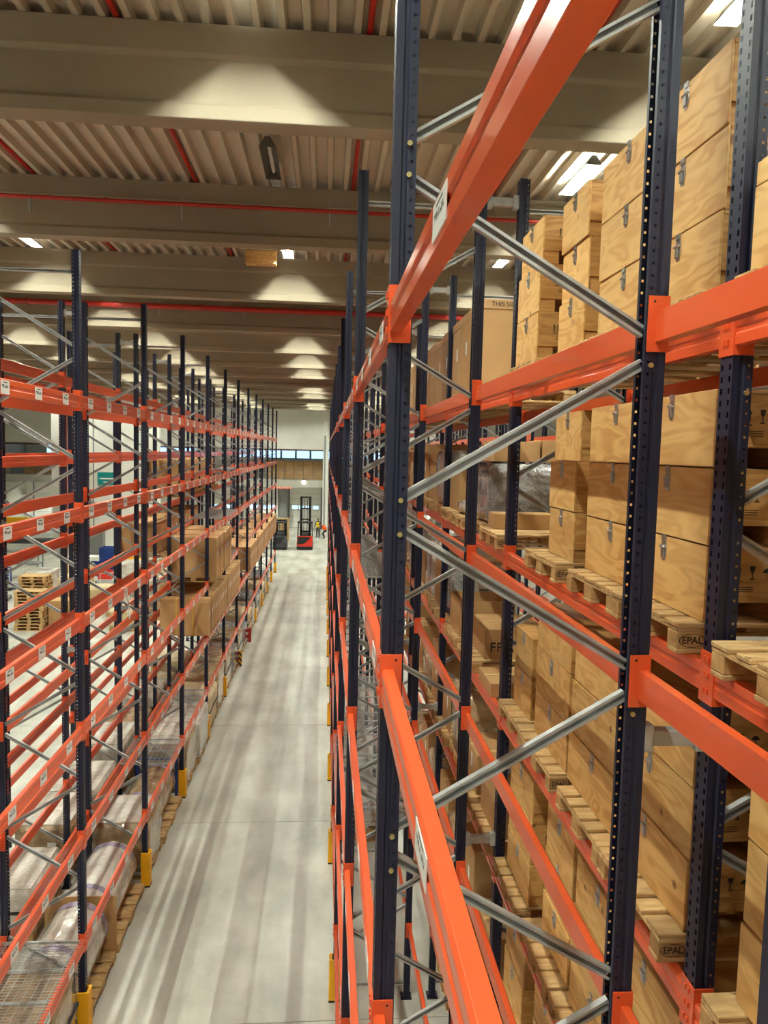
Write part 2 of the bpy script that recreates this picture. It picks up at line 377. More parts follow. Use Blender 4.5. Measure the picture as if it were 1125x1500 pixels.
dn = 0
def dock_door(x, label):
    global dn; dn += 1
    d = struct(ob('door_%d' % dn, MB().box(x-1.75, x+1.75, YW1-.1, YW1, 0, 4.4).mesh('doorframe', GREY)))
    for i in range(7): ob('door_panel', MB().box(x-1.6, x+1.6, YW1-.16, YW1-.1, .02+i*.6, .6+i*.6).mesh('panel', WALLW, bevel=.008), d)
    for i in range(4):
        ob('pane', MB().box(x-1.35+i*.72, x-.8+i*.72, YW1-.18, YW1-.16, 1.95, 2.3).mesh('pane', SKYW), d)
for x in (-2.0, -6.4, -10.8, -23.2, -27.6): dock_door(x, None)
for x in (-4.2, -8.6, -21., -25.4): struct(ob('trim_%d' % (50+int(-x)), MB().box(x-.35, x+.35, YW1-.7, YW1, 0, 4.44).mesh('pillar', GREY)))
for i in range(7):
    tag(ob('signal_lamp', MB().cyl((-4.9+i*.26, YM+.3, 4.3), (-4.9+i*.26, YM+.3, 4.44), .06, 8).mesh('lamp', SIGNALL)), '%s of the small red lamps under the mezzanine edge' % ordw(i+1), 'lamp', 'small red lamps under the mezzanine')
tag(ob('round_lamp', MB().cyl((-2.05, YM-.12, 4.95), (-2.05, YM, 4.95), .2, 12).mesh('lamp', mat('round_lamp_glow', (255,255,240), .3, emit=((255,250,230), 3)))), 'small round white lamp on the mezzanine edge', 'lamp')
# white partition and red column seen through the left racks
part = struct(ob('wall_partition', MB().box(-21.5, -13.2, 60.9, 61.4, 0, 12.8).mesh('wall', WALLW)))
ob('panel_joint', MB().box(-18.32, -18.26, 60.88, 60.9, 0, 12.7).mesh('joint', DGREY), part)
tag(ob('red_column', MB().box(-20.6, -20.2, 60.2, 60.6, 0, 12.8).mesh('col', RED, bevel=.02)), 'tall red steel column in front of the white partition', 'column')
t = thing('teal_sign', 'teal notice board with white print on the white partition', 'sign', (-17.2, 60.84, 5.45))
ob('board', MB().box(-.75, .75, -.03, .03, -.5, .5).mesh('board', TEAL), t)
ob('print', MB().box(-.6, .6, -.035, -.03, -.06, .06).box(-.3, .5, -.035, -.03, -.3, -.24).mesh('print', WHITE), t)
t = thing('wall_ladder', 'grey caged ladder fixed to the white partition', 'ladder', (-19.4, 60.75, 0))
for s in (-.25, .25): ob('stile', MB().box(s-.03, s+.03, -.03, .03, 0, 11).mesh('stile', GREY), t)
rg = MB().cyl((-.25,0,0), (.25,0,0), .02, 6).mesh('rung', GREY)
for i in range(26): ob('rung', rg, t, (0, 0, .4+i*.4))

# ------------------------------------------------------------------ pallet racking
POST_H = 10.6
def post_mesh(detail, name):
    b = MB()
    def strip(p, q, z0=0, z1=POST_H): b.quad((p[0],p[1],z0), (q[0],q[1],z0), (q[0],q[1],z1), (p[0],p[1],z1))
    def holes(p, q, hh, pitch=.05):
        z = 0.
        while z < POST_H-.001:
            strip(p, q, z, min(POST_H, z+pitch-hh)); z += pitch
    # hook face x=0
    if detail:
        strip((0,-.05),(0,-.038)); holes((0,-.038),(0,-.024), .024); strip((0,-.024),(0,.024)); holes((0,.024),(0,.038), .024); strip((0,.038),(0,.05))
    else: strip((0,-.05),(0,.05))
    for s in (-1, 1):
        strip((0,s*.05),(-.03,s*.05)); strip((-.03,s*.05),(-.036,s*.043)); strip((-.036,s*.043),(-.048,s*.043)); strip((-.048,s*.043),(-.054,s*.05))
        if detail:
            strip((-.054,s*.05),(-.067,s*.05)); holes((-.067,s*.05),(-.077,s*.05), .011); strip((-.077,s*.05),(-.09,s*.05))
        else: strip((-.054,s*.05),(-.09,s*.05))
        strip((-.09,s*.05),(-.09,s*.028))
    return b.mesh(name, NAVY)
POST_D, POST_P = post_mesh(True, 'perforated_post'), post_mesh(False, 'plain_post')
FOOT = MB().box(-.13, .03, -.08, .08, 0, .012).cyl((-.11,-.06,.012), (-.11,-.06,.03), .012, 6).cyl((-.11,.06,.012), (-.11,.06,.03), .012, 6).mesh('foot_plate', NAVY)
BOLT = MB().cyl((0,0,0), (0,-.012,0), .011, 8).mesh('bolt', mat('bolt_zinc', (190, 176, 120), .35, .8))
ROWS = {  # key: x0 (hook face towards -x), x1 (hook face towards +x), aisle side, name
    'L1': (-4.262, -3.157, 1, 'left aisle rack'), 'L2': (-5.69, -4.56, 1, 'outer left rack'),
    'R1': (.248, 1.398, -1, 'right aisle rack'), 'R2': (1.69, 2.84, -1, 'rear right rack'),
    'R3': (6.0, 7.12, -1, 'distant right rack'), 'R4': (7.5, 8.62, -1, 'farthest right rack')}
BRM = {}
def brace_meshes(key):
    if key in BRM: return BRM[key]
    x0, x1, sd, nm = ROWS[key]; a, b = (x1-.08, x0+.08) if sd > 0 else (x0+.08, x1-.08)
    dn_ = MB().cbar((a,0,0), (b,0,-.57), .046, .032).mesh('brace', GALV)
    up_ = MB().cbar((b,0,0), (a,0,-.58), .046, .032).mesh('brace', GALV)
    hz = MB().cbar((a,0,0), (b,0,0), .042, .032).mesh('brace', GALV)
    BRM[key] = (dn_, up_, hz, a, b); return BRM[key]
def frame(key, y, idx, detail=2, single=True):
    x0, x1, sd, nm = ROWS[key]
    t = thing('upright_frame', 'navy upright frame with grey zigzag braces, %s from camera in the %s' % (ordw(idx), nm), 'rack frame', (0, y, 0), 0, 'navy upright frames of the pallet racks')
    pm = POST_D if detail == 2 else POST_P
    ob('post', pm, t, (x1, 0, 0)); ob('post', pm, t, (x0, 0, 0), math.pi)
    ob('foot_plate', FOOT, t, (x1, 0, 0)); ob('foot_plate', FOOT, t, (x0, 0, 0), math.pi)
    dn_, up_, hz, a, b = brace_meshes(key)
    items = [(hz, 10.33), (hz, .22)]
    z = 9.36
    items.append((up_, 9.98))
    for k in range(7):
        zf = 9.30-1.42*k
        if zf-.06-.6 > .2: items.append((dn_, zf-.06))
        if zf-.06-.57-.13-.6 > .2: items.append((up_, zf-.06-.57-.13))
    if single:
        for m, z in items: ob('brace', m, t, (0, 0, z))
    else:
        mb = MB()
        for m, z in items:
            i = len(mb.v); mb.v += [(v.co.x, v.co.y, v.co.z+z) for v in m.vertices]
            mb.add([tuple(p.vertices) for p in m.polygons], i)
        ob('lacing', mb.mesh('lacing', GALV), t)['kind'] = 'stuff'
    return t
ZL = {'L': [1.495, 2.958, 4.467, 5.936, 7.389, 8.837], 'R': [1.19, 2.718, 4.27, 5.784, 7.308, 8.813], 'L2': [2.07, 3.61, 5.14, 6.574, 8.011, 9.388]}
def zlev(key, lv): return (ZL.get(key) or ZL[key[0]])[lv]
BL_, BR_ = 3.57, 3.72
def ly(k): return 10.02+BL_*k
def ry(k): return 3.093+BR_*k
for k in range(-1, 12):
    frame('L1', ly(k), k+2, 2 if k < 5 else 1, k < 6); frame('L2', ly(k), k+2, 2 if k < 3 else 1, k < 4)
for k in range(-1, 13):
    f = frame('R1', ry(k), k+2, 2 if k < 4 else 1, k < 5); g = frame('R2', ry(k), k+2, 2 if k < 3 else 1, k < 3)
    if k == 0:
        for z in (9.36, 9.24, 7.95, 7.81, 6.52, 6.37, 5.1, 4.98):
            ob('bolt', BOLT, f, (.31, -.05, z)); 
        for z in (8.53, 7.05, 5.5): ob('bolt', BOLT, f, (1.335, -.05, z)); ob('bolt', BOLT, g, (1.755, -.05, z-.1))
for k in range(5, 13):
    frame('R3', ry(k), k-4, 1, False); frame('R4', ry(k), k-4, 1, False)
# row spacers between back-to-back frames
for side, xa, xb, f in (('left', -4.56, -4.262, ly), ('right', 1.398, 1.69, ry)):
    sp = MB().box(0, xb-xa, -.06, .0, -.035, .035).box(0, .05, -.064, .0, -.06, .06).box(xb-xa-.05, xb-xa, -.064, 0, -.06, .06).mesh('row_spacer', GALV, bevel=.004)
    for k in range(-1, 8):
        for zi, z in enumerate((10.4, 6.93, 4.46)):
            tag(ob('row_spacer', sp, None, (xa, f(k)+.03, z)), 'grey row spacer, %s, joining %s frames of the %s double rack' % (('top','middle','low')[zi], ordw(k+2), side), 'spacer', 'row spacers between back-to-back racks')

# beams
BHS = {'L': .165, 'R': .125}; BD = .05
def bprof(BH): return [(0,-BH),(BD,-BH),(BD,0),(.01,0),(0,-.01),(0,-BH*.38),(.007,-BH*.44),(.007,-BH*.58),(0,-BH*.64)]
BMESH = {}
def beam_meshes(L, BH):
    if L in BMESH: return BMESH[L]
    BMESH[L] = MB().prism(bprof(BH), 'y', 0, L).mesh('beam', ORANGE, bevel=.0012); return BMESH[L]
def conn_mesh(s, hb):
    b = MB(); b.box(.0, .085, min(0, s*.006), max(0, s*.006), -hb, .063); b.box(-.006, 0, min(s*.006, -s*.055), max(s*.006, -s*.055), -hb, .063)
    for z in (.03, -.04, -.11): b.box(-.014, -.006, min(-s*.045, -s*.03), max(-s*.045, -s*.03), z-.012, z+.012)
    b.mi = 1; b.cyl((.06, s*.0061, .04), (.06, s*.007, .04), .006, 6)
    return b.mesh('connector', ORANGE, BLACK)
CONS = {'L': (conn_mesh(1, .205), conn_mesh(-1, .205)), 'R': (conn_mesh(1, .165), conn_mesh(-1, .165))}
LAB = MB().box(-.0025, 0, 0, .2, -.135, .0).mesh('location_label', LABEL)
LABBIG = MB().box(-.0025, 0, 0, .2, -.088, -.004).mesh('location_label', LABEL)
far_mb = MB()
def beam(key, bay, lev, face, y0, y1, label=True, labels=0, single=True):
    x0, x1, sd, nm = ROWS[key]; L = round(y1-y0-.104, 4); zt = zlev(key, lev)-.063; BH = BHS[key[0]]
    if not single:
        x = x0 if face == 'lo' else x1; d = 1 if face == 'lo' else -1
        far_mb.box(min(x, x+d*BD), max(x, x+d*BD), y0+.052, y1-.052, zt-BH, zt)
        for yy in (y0, y1): far_mb.box(min(x-d*.006, x), max(x-d*.006, x), yy-.05, yy+.052, zt-BH-.04, zt+.063)
        return
    aisle = (face == 'hi') == (sd > 0)
    lab = 'orange beam, %s level, %s side of %s, %s bay from camera' % (LEVEL[lev], 'aisle' if aisle else 'back', nm, ordw(bay+2))
    t = thing('rack_beam', lab, 'beam', (x0 if face == 'lo' else x1, y0+.052 if face == 'lo' else y1-.052, zt), 0 if face == 'lo' else math.pi, 'orange pallet rack beams')
    ob('rail', beam_meshes(L, BH), t)
    ob('connector', CONS[key[0]][0], t); ob('connector', CONS[key[0]][1], t, (0, L, 0))
    if labels:
        for i in range(labels):
            ob('location_label', LAB, t, (0, L*(i+.55)/labels-.05, -.018))
    return t
for k in range(-1, 11):
    for lv in range(6):
        for fc in ('hi', 'lo'):
            if fc == 'hi' and (k, lv) in ((3, 2), (5, 2)): continue
            beam('L1', k, lv, fc, ly(k), ly(k+1), labels=4 if fc == 'hi' and k < 7 else 0)
            beam('L2', k, lv, fc, ly(k), ly(k+1), single=k < 4)
for k in range(-1, 12):
    for lv in range(6):
        for fc in ('lo', 'hi'):
            b = beam('R1', k, lv, fc, ry(k), ry(k+1), single=k < 4)
            if b and fc == 'lo' and k == -1:
                for yy in (.3, 1.62): ob('location_label', LABBIG, b, (0, yy-ry(-1)-.05, -.016))
            elif b and fc == 'lo' and k < 3:
                for i in range(4): ob('location_label', LABBIG, b, (0, .25+i*.9, -.016))
            beam('R2', k, lv, fc, ry(k), ry(k+1), single=k < 2)
for k in range(5, 12):
    for lv in range(6):
        for fc in ('lo', 'hi'): beam('R3', k, lv, fc, ry(k), ry(k+1), single=False); beam('R4', k, lv, fc, ry(k), ry(k+1), single=False)
tag(ob('distant_rack_beams', far_mb.mesh('distant_rack_beams', ORANGE)), 'small orange beams of the far bays of the racks', 'beams', kind='stuff')
# column guards
gp = MB()
poly = [(.03,.085),(.045,.085),(.06,.07),(.06,.035),(.045,.028),(.045,.018),(.06,.01),(.06,-.01),(.045,-.018),(.045,-.028),(.06,-.035),(.06,-.07),(.045,-.085),(.03,-.085),(-.1,-.085),(-.1,-.06),(.02,-.06),(.02,.06),(-.1,.06),(-.1,.085)]
gp.prism(poly, 'z', .03, .66)
GUARD = gp.mesh('guard', YELLOW, bevel=.003)
GBASE = MB().box(-.1, .06, -.085, .085, .0, .03).mesh('guard_base', BLACK)
for k in range(-1, 12):
    if k in (5, 6): continue
    t = thing('post_guard', 'yellow post guard, foot of %s front post, left aisle rack' % ordw(k+2), 'post guard', (-3.157, ly(k), 0), 0, 'yellow post guards')
    ob('guard_shell', GUARD, t); ob('guard_base', GBASE, t)
for k in range(1, 13):
    t = thing('post_guard', 'yellow post guard, foot of %s front post, right aisle rack' % ordw(k+2), 'post guard', (.248, ry(k), 0), math.pi, 'yellow post guards')
    ob('guard_shell', GUARD, t); ob('guard_base', GBASE, t)
# red and striped frame-end protectors on the two gate frames of the left rack
STRIPE = mat('hazard_stripes', (230, 170, 20), .5)
nt = STRIPE.node_tree; N = nt.nodes
wv = N.new('ShaderNodeTexWave'); wv.inputs['Scale'].default_value = 3.2; wv.bands_direction = 'DIAGONAL'
tc = N.new('ShaderNodeTexCoord'); nt.links.new(tc.outputs['Object'], wv.inputs['Vector'])
rp = N.new('ShaderNodeValToRGB'); rp.color_ramp.interpolation = 'CONSTANT'; rp.color_ramp.elements[0].color = (.02,.02,.02,1); rp.color_ramp.elements[1].color = (*lin((230,170,20)),1); rp.color_ramp.elements[1].position = .5
nt.links.new(wv.outputs['Fac'], rp.inputs[0]); nt.links.new(rp.outputs[0], N['Principled BSDF'].inputs['Base Color'])
for k, nm in ((5, 'nearer'), (6, 'farther')):
    t = thing('end_barrier', '%s red floor barrier with striped end between left aisle rack posts' % nm, 'barrier', (0, ly(k), 0), 0, 'red floor barriers')
    for z in (.18, .42): ob('barrier_rail', MB().box(-4.3, -3.02, -.16, -.07, z, z+.14).mesh('rail', RED, bevel=.01), t)
    ob('barrier_end', MB().box(-3.1, -2.98, -.2, -.06, .0, .6).mesh('end', STRIPE if k == 5 else RED, bevel=.01), t)
# wire decks
def wire_deck(key, k, lv, frac0=0., frac1=1., label=None):
    x0, x1, sd, nm = ROWS[key]; f = ly if key[0] == 'L' else ry
    y0, y1 = f(k)+.1, f(k+1)-.1; a, b = y0+(y1-y0)*frac0, y0+(y1-y0)*frac1; z = zlev(key, lv)-.063
    t = thing('wire_deck', 'grey wire mesh deck on the %s level of %s, %s bay from camera' % (LEVEL[lev] if False else LEVEL[lv], nm, ordw(k+2)), 'wire deck', (0, 0, z), 0, 'wire mesh decks')
    mb = MB(); y = a
    while y < b: mb.box(x0+.0, x1-.0, y-.003, y+.003, .004, .01); y += .05
    x = x0+.02
    while x < x1: mb.box(x-.003, x+.003, a, b, .0, .006); x += .1
    ob('wire_mesh', mb.mesh('wire', GALV), t)
    n = max(2, int((b-a)/.5))
    for i in range(n+1):
        yy = a+(b-a)*i/n
        ob('support_channel', MB().box(x0+.055, x1-.055, yy-.02, yy+.02, -.03, -.001).mesh('chan', GALV), t)
wire_deck('L1', -1, 0); wire_deck('L1', 1, 0, .6, 1.); wire_deck('L1', 2, 0, .7, 1.)
wire_deck('L1', 4, 3); wire_deck('L1', 4, 2); wire_deck('L1', 5, 4)
wire_deck('R1', 2, 1); wire_deck('R1', 3, 1)
wire_deck('R1', 3, 3); wire_deck('R1', 4, 3); wire_deck('R1', 6, 3)

# ------------------------------------------------------------------ pallets
def pallet_parts():
    P = []
    for y, wd in ((0, .145), (.19, .1), (.3275, .145), (.51, .1), (.655, .145)): P.append(('top_board', (0, y, .122), (1.2, wd, .022), PINE))
    for x in (0, .5275, 1.055): P.append(('cross_board', (x, 0, .1), (.145, .8, .022), PINE))
    for x in (0, .5275, 1.055):
        for y, wd in ((0, .1), (.3275, .145), (.7, .1)): P.append(('block', (x, y, .022), (.145, wd, .078), PINE_D))
    for y, wd in ((0, .1), (.3275, .145), (.7, .1)): P.append(('bottom_board', (0, y, 0), (1.2, wd, .022), PINE))
    return P
PP = []; cache = {}
for nm, loc, sz, m in pallet_parts():
    key = (sz, m.name)
    if key not in cache: cache[key] = MB().box(0, sz[0], 0, sz[1], 0, sz[2]).mesh(nm, m, bevel=.004)
    PP.append((nm, loc, cache[key]))
pm = MB()
for nm, loc, sz, m in pallet_parts(): pm.box(loc[0], loc[0]+sz[0], loc[1], loc[1]+sz[1], loc[2], loc[2]+sz[2])
PALLET_FAR = pm.mesh('pallet', PINE)
# oval EPAL brand
cu = text_mesh('EPAL', .046, INK, True, .0006)
rb = MB(); n = 24
for k in range(n):
    a, b = 2*math.pi*k/n, 2*math.pi*(k+1)/n
    def e(t, f): return (math.cos(t)*.064*f, math.sin(t)*.033*f, 0)
    rb.quad(e(a, 1), e(b, 1), e(b, .92), e(a, .92))
RING = rb.mesh('brand_ring', INK)
def pallet(x, y, z, label, near=True, rz=0., group='wooden pallets on the racks', brand=False):
    if not near:
        o = ob('pallet', PALLET_FAR, None, (x, y, z), rz); return tag(o, label, 'pallet', group)
    t = thing('pallet', label, 'pallet', (x, y, z), rz, group)
    for nm, loc, me in PP:
        o = ob(nm, me, t, (loc[0]+random.uniform(-.004, .004), loc[1]+random.uniform(-.003, .003), loc[2]))
        if brand and nm == 'block' and loc[1] == 0 and loc[0] < .1:
            ob('brand_text', cu, o, (.073, -.002, .04), rot=(math.pi/2, 0, 0)); ob('brand_ring', RING, o, (.073, -.002, .04), rot=(math.pi/2, 0, 0))
    return t

# ------------------------------------------------------------------ plywood crates
LATCH = MB().prism([(-.022,0),(.022,0),(.028,-.05),(.014,-.1),(-.014,-.1),(-.028,-.05)], 'x', -.005, 0).box(-.014, -.005, -.014, .014, -.085, -.02).cyl((-.012,-.026,-.03), (-.012,.026,-.03), .008, 6).box(-.01, 0, -.02, .02, .002, .03).mesh('latch', STEEL, bevel=.0015)
mk = MB()
def flat(pts): mk.quad(*[(p[0], 0, p[1]) for p in pts])
for dx in (0, .045):   # two up arrows on a base bar
    flat([(dx,.0),(dx+.012,0),(dx+.012,.06),(dx,.06)]); flat([(dx-.008,.055),(dx+.02,.055),(dx+.006,.085)])
flat([(-.01,-.02),(.068,-.02),(.068,-.012),(-.01,-.012)])
flat([(.12,.085),(.16,.085),(.152,.045),(.128,.045)]); flat([(.136,.0),(.144,0),(.144,.045),(.136,.045)]); flat([(.122,-.006),(.158,-.006),(.158,.002),(.122,.002)])   # glass
flat([(.21,.04),(.22,.06),(.24,.072),(.26,.06),(.27,.04)]); flat([(.237,-.005),(.243,-.005),(.243,.04),(.237,.04)])   # umbrella
for z in (-.06, -.075, -.09): flat([(.03,z),(.15,z),(.15,z+.005),(.03,z+.005)])
MARKS = mk.mesh('handling_marks', INK)
sm = MB()
for i in range(3): sm.quad((0, -.02, -.012*i), (0, .02-.008*i, -.012*i), (0, .02-.008*i, -.012*i-.003), (0, -.02, -.012*i-.003))
SMALLM = sm.mesh('stencil', INK)
CR = {}
def crate_meshes(wd, d, h):
    k = (wd, d, h)
    if k in CR: return CR[k]
    c = {}
    c['front_panel'] = MB().box(0, .012, 0, wd, 0.004, h-.004).mesh('front_panel', PLY, bevel=.0015)
    c['back_panel'] = MB().box(d-.012, d, 0, wd, 0.004, h-.004).mesh('back_panel', PLY, bevel=.0015)
    c['end_panel'] = MB().box(.012, d-.012, 0, .012, .095, h-.02).mesh('end_panel', PLY2, bevel=.0015)
    c['base_panel'] = MB().box(.012, d-.012, .012, wd-.012, .095, .107).mesh('base_panel', PLY2)
    c['runner'] = MB().box(0, .12, .012, wd-.012, .0, .095).mesh('runner', PLY2, bevel=.002)
    c['lid'] = MB().box(.0125, d-.0125, -.002, wd+.002, h-.02, h-.003).mesh('lid', PLY2, bevel=.0015)
    CR[k] = c; return c
def crate(x, y, z, wd, d, h, label, rz=0., latches=1):
    c = crate_meshes(wd, d, h)
    t = thing('plywood_crate', label, 'crate', (x, y, z), rz, 'latched plywood crates in the rear right rack')
    ob('front_panel', c['front_panel'], t); ob('back_panel', c['back_panel'], t)
    ob('end_panel', c['end_panel'], t); ob('end_panel', c['end_panel'], t, (0, wd-.012, 0))
    ob('base_panel', c['base_panel'], t)
    ob('runner', c['runner'], t, (.012, 0, 0)); ob('runner', c['runner'], t, (d/2-.06, 0, 0)); ob('runner', c['runner'], t, (d-.132, 0, 0))
    ob('lid', c['lid'], t)
    ps = (.5,) if latches == 1 else (.27, .73)
    for p in ps: ob('latch', LATCH, t, (0, wd*p, h-.028))
    ob('latch', LATCH, t, (d*.72, 0, h-.028), math.pi/2)
    ob('handling_marks', MARKS, t, (d*.16, -.0008, h*.58), scale=(.7, 1, .7))
    ob('stencil', SMALLM, t, (-.0008, wd*.4, h*.55))
    return t
ZR = [z-.063 for z in ZL['R']]
def stack(lv, bay, si, x, y, wd, hs, d=.8, latches=1, pal=True, near=True, px=1.645, py=None):
    z = ZR[lv]; bn = 'nearest bay' if bay == -1 else 'second bay'
    if pal:
        np_ = 2 if wd > 1 else 1
        for i in range(np_):
            pallet(px+random.uniform(-.01, .02), y+i*.815-(.0 if wd > .7 else .1*(si == 3)) if py is None else py, z, 'wooden pallet under %s crate stack%s, %s level, %s, rear right rack' % (ordw(si), '' if np_ == 1 else (', nearer half', ', farther half')[i], LEVEL[lv], bn), near, brand=near and i == 0)
    z += .1445
    for i, h in enumerate(hs):
        pos = 'only one' if len(hs) == 1 else 'bottom' if i == 0 else 'top' if i == len(hs)-1 else 'middle' if len(hs) == 3 else '%s up' % ordw(i+1)
        j = random.uniform(-.012, .012)
        crate(x+j, y+random.uniform(0, .015), z, wd, d, h, 'plywood crate, %s of %s stack, %s level, %s of rear right rack' % (pos, ordw(si), LEVEL[lv], bn), random.uniform(-.006, .006), latches)
        z += h+.001
H3 = (.36, .36, .36)
# second bay (between first and second visible frames)
stack(5, 0, 1, 1.74, 3.27, 1.5, H3, latches=2); stack(5, 0, 2, 1.72, 4.98, .56, H3, py=4.9); stack(5, 0, 3, 1.62, 5.75, .62, H3, px=1.6, py=5.72)
stack(4, 0, 1, 1.76, 3.29, 1.6, H3, latches=2); stack(4, 0, 2, 1.77, 5.14, .58, H3, px=1.63)
stack(3, 0, 1, 1.77, 3.3, 1.72, H3, latches=2); stack(3, 0, 2, 1.77, 5.1, .82, H3); stack(3, 0, 3, 1.78, 6.14, .54, (.36, .36), d=.8, py=5.94)
stack(2, 0, 1, 1.77, 3.3, 1.5, H3, latches=2); stack(2, 0, 2, 1.8, 4.95, .62, H3); stack(2, 0, 3, 1.76, 5.88, .72, H3)
stack(1, 0, 1, 1.77, 3.3, 1.6, H3, latches=2); stack(1, 0, 2, 1.8, 5.1, .62, H3); stack(1, 0, 3, 1.78, 6.0, .62, H3)
stack(0, 0, 1, 1.77, 3.3, 1.6, (.36, .36), latches=2); stack(0, 0, 2, 1.8, 5.1, .78, (.36, .36)); stack(0, 0, 3, 1.78, 6.02, .6, (.36,))
# nearest bay
stack(5, -1, 1, 1.72, 2.2, .8, (.36, .1)); stack(5, -1, 2, 1.74, 1.2, .8, H3)
stack(4, -1, 1, 2.3, 2.18, .78, H3, d=.5); stack(4, -1, 2, 2.3, 1.2, .78, H3, d=.5)
stack(3, -1, 1, 1.77, 1.3, 1.55, H3, latches=2)
stack(2, -1, 1, 1.8, 2.18, .78, H3); stack(2, -1, 2, 1.78, 1.2, .78, H3)
stack(1, -1, 1, 1.8, 2.0, .9, H3)

# ------------------------------------------------------------------ cartons
CB = {}
def carton(x0, y0, z, d, wd, h, label, group='brown cartons on the racks', lidh=.11, white=True, strap=0, text=None, cat='carton', rz=0.):
    k = (round(d, 3), round(wd, 3), round(h, 3), lidh)
    if k not in CB:
        CB[k] = (MB().box(0, d, 0, wd, 0, h-.004).mesh('carton_body', CARD, bevel=.004),
                 MB().box(-.006, d+.006, -.006, wd+.006, h-lidh, h).mesh('carton_lid', CARD2, bevel=.003) if lidh else None,
                 MB().box(-.002, d+.002, wd/2-.03, wd/2+.03, h-.003, h+.001).mesh('tape', TAPE))
    t = thing('carton', label, cat, (x0, y0, z), rz, group)
    ob('carton_body', CB[k][0], t)
    if CB[k][1]: ob('carton_lid', CB[k][1], t)
    else: ob('tape', CB[k][2], t)
    if white:
        for s in (0, 1): ob('paper_label', MB().box(-.003, 0, wd*.35, wd*.35+.07, h*.48, h*.48+.16).mesh('pl', WHITE), t, (d+.003 if s else 0, 0, 0))
    for i in range(strap):
        xx = d*(i+1)/(strap+1)
        ob('strap', MB().box(xx-.01, xx+.01, -.009, wd+.009, -.001, h+.004).mesh('strap', STRAP), t)
    if text:
        c2 = text_mesh(text[0], text[1], INK)
        ob('print', c2, t, text[2], rot=(math.pi/2, 0, 0))
    return t
# left aisle rack
zA = ZL['L'][1]-.063
n = 0; NP = {}
def rowcart(x0, d, yr, z, h, what, step, jit=.0, strap0=False):
    """cartons side by side along y on far-type pallets"""
    global n
    for a, b in yr:
        m = max(1, int(round((b-a)/step))); wd = (b-a)/m
        for i in range(m):
            n += 1
            carton(x0+random.uniform(-jit, jit), a+i*wd, z+.1445, d, wd-.012, h+random.choice((0, 0, .0, -.02)), 'tall brown carton, %s from camera, %s' % (ordw(n), what), 'cartons standing on the left racks', strap=2 if (n == 1 and strap0) else 0)
        m = max(1, int((b-a)/.82)); g = (b-a-.8)/max(1, m-1) if m > 1 else 0
        if b-a > .7:
            for i in range(m):
                NP[what] = NP.get(what, 0)+1
                pallet(x0+.06, a+i*g if m > 1 else a, z, 'pallet under tall cartons, %s from camera, %s' % (ordw(NP[what]), what), False)
rowcart(-4.38, 1.3, [(20.3, 20.66), (20.82, 24.24), (24.4, 27.8)], zA, 1.0, 'second level of left aisle rack', .38, strap0=True)
n = 0
rowcart(-4.25, 1.28, [(20.85, 24.2)], ZL['L'][2]-.063, 1.1, 'third level of left aisle rack', .42, .02)
n = 0
rowcart(-4.36, 1.3, [(31.54, 34.9), (35.1, 38.48), (38.68, 42.04), (42.25, 45.62), (45.82, 48.3)], zA, .96, 'far bays of left aisle rack', .56)
n = 0
rowcart(-5.65, 1.05, [(24.4, 27.8), (27.98, 31.3)], zlev('L2', 3)-.063, 1.05, 'fourth level of outer left rack', .56)
n = 0
rowcart(-5.62, 1.0, [(20.85, 24.2), (24.4, 27.8)], zlev('L2', 2)-.063, .8, 'third level of outer left rack', .66)
# rear right rack, top level, third bay on
def rcart(i, y, wd, lv, h, x, d, what, **kw):
    carton(x, y, ZR[lv]+.1445, d, wd, h, what, 'cartons on the rear right rack', **kw)
i = 0
for yy in (8.5, 9.16, 9.82, 10.66, 11.34, 12.02, 12.72, 13.4, 14.4, 15.1, 15.8, 16.5, 18.2, 18.9, 19.6, 20.3):
    i += 1
    rcart(i, yy, .62 if yy < 10.6 else .66, 5, 1.0 if i % 5 else .97, 1.74, 1.05, 'tall brown carton, %s from camera, top level of rear right rack' % ordw(i), text=('THIS SIDE UP', .075, (.1, -.008, .92)) if i == 1 else None)
i = 0
for yy in (8.48, 9.3, 10.66, 11.5, 12.4, 14.4, 15.3, 16.2, 18.2, 19.1):
    i += 1; pallet(1.66, yy, ZR[5], 'wooden pallet, %s from camera, under the top level cartons of rear right rack' % ordw(i), i < 4)

# ------------------------------------------------------------------ stretch-wrapped loads
def blob_box(d, wd, h, seed, amp=.02, res=.09):
    rnd = random.Random(seed); bm = bmesh.new(); bmesh.ops.create_cube(bm, size=1)
    for v in bm.verts: v.co = ((v.co.x+.5)*d, (v.co.y+.5)*wd, (v.co.z+.5)*h)
    bmesh.ops.bevel(bm, geom=bm.edges[:], offset=.03, segments=2, affect='EDGES')
    bmesh.ops.subdivide_edges(bm, edges=[e for e in bm.edges if e.calc_length() > .2], cuts=max(2, int(max(d, wd, h)/res/2)), use_grid_fill=True)
    from mathutils import noise
    for v in bm.verts:
        nn = noise.noise_vector(Vector((v.co.x*3+seed*7.1, v.co.y*3, v.co.z*4)))
        v.co += nn*amp
        if v.co.z < 0: v.co.z = 0
    me = bpy.data.meshes.new('wrapped'); bm.to_mesh(me); bm.free()
    me.polygons.foreach_set('use_smooth', [True]*len(me.polygons)); return me
WS = 0
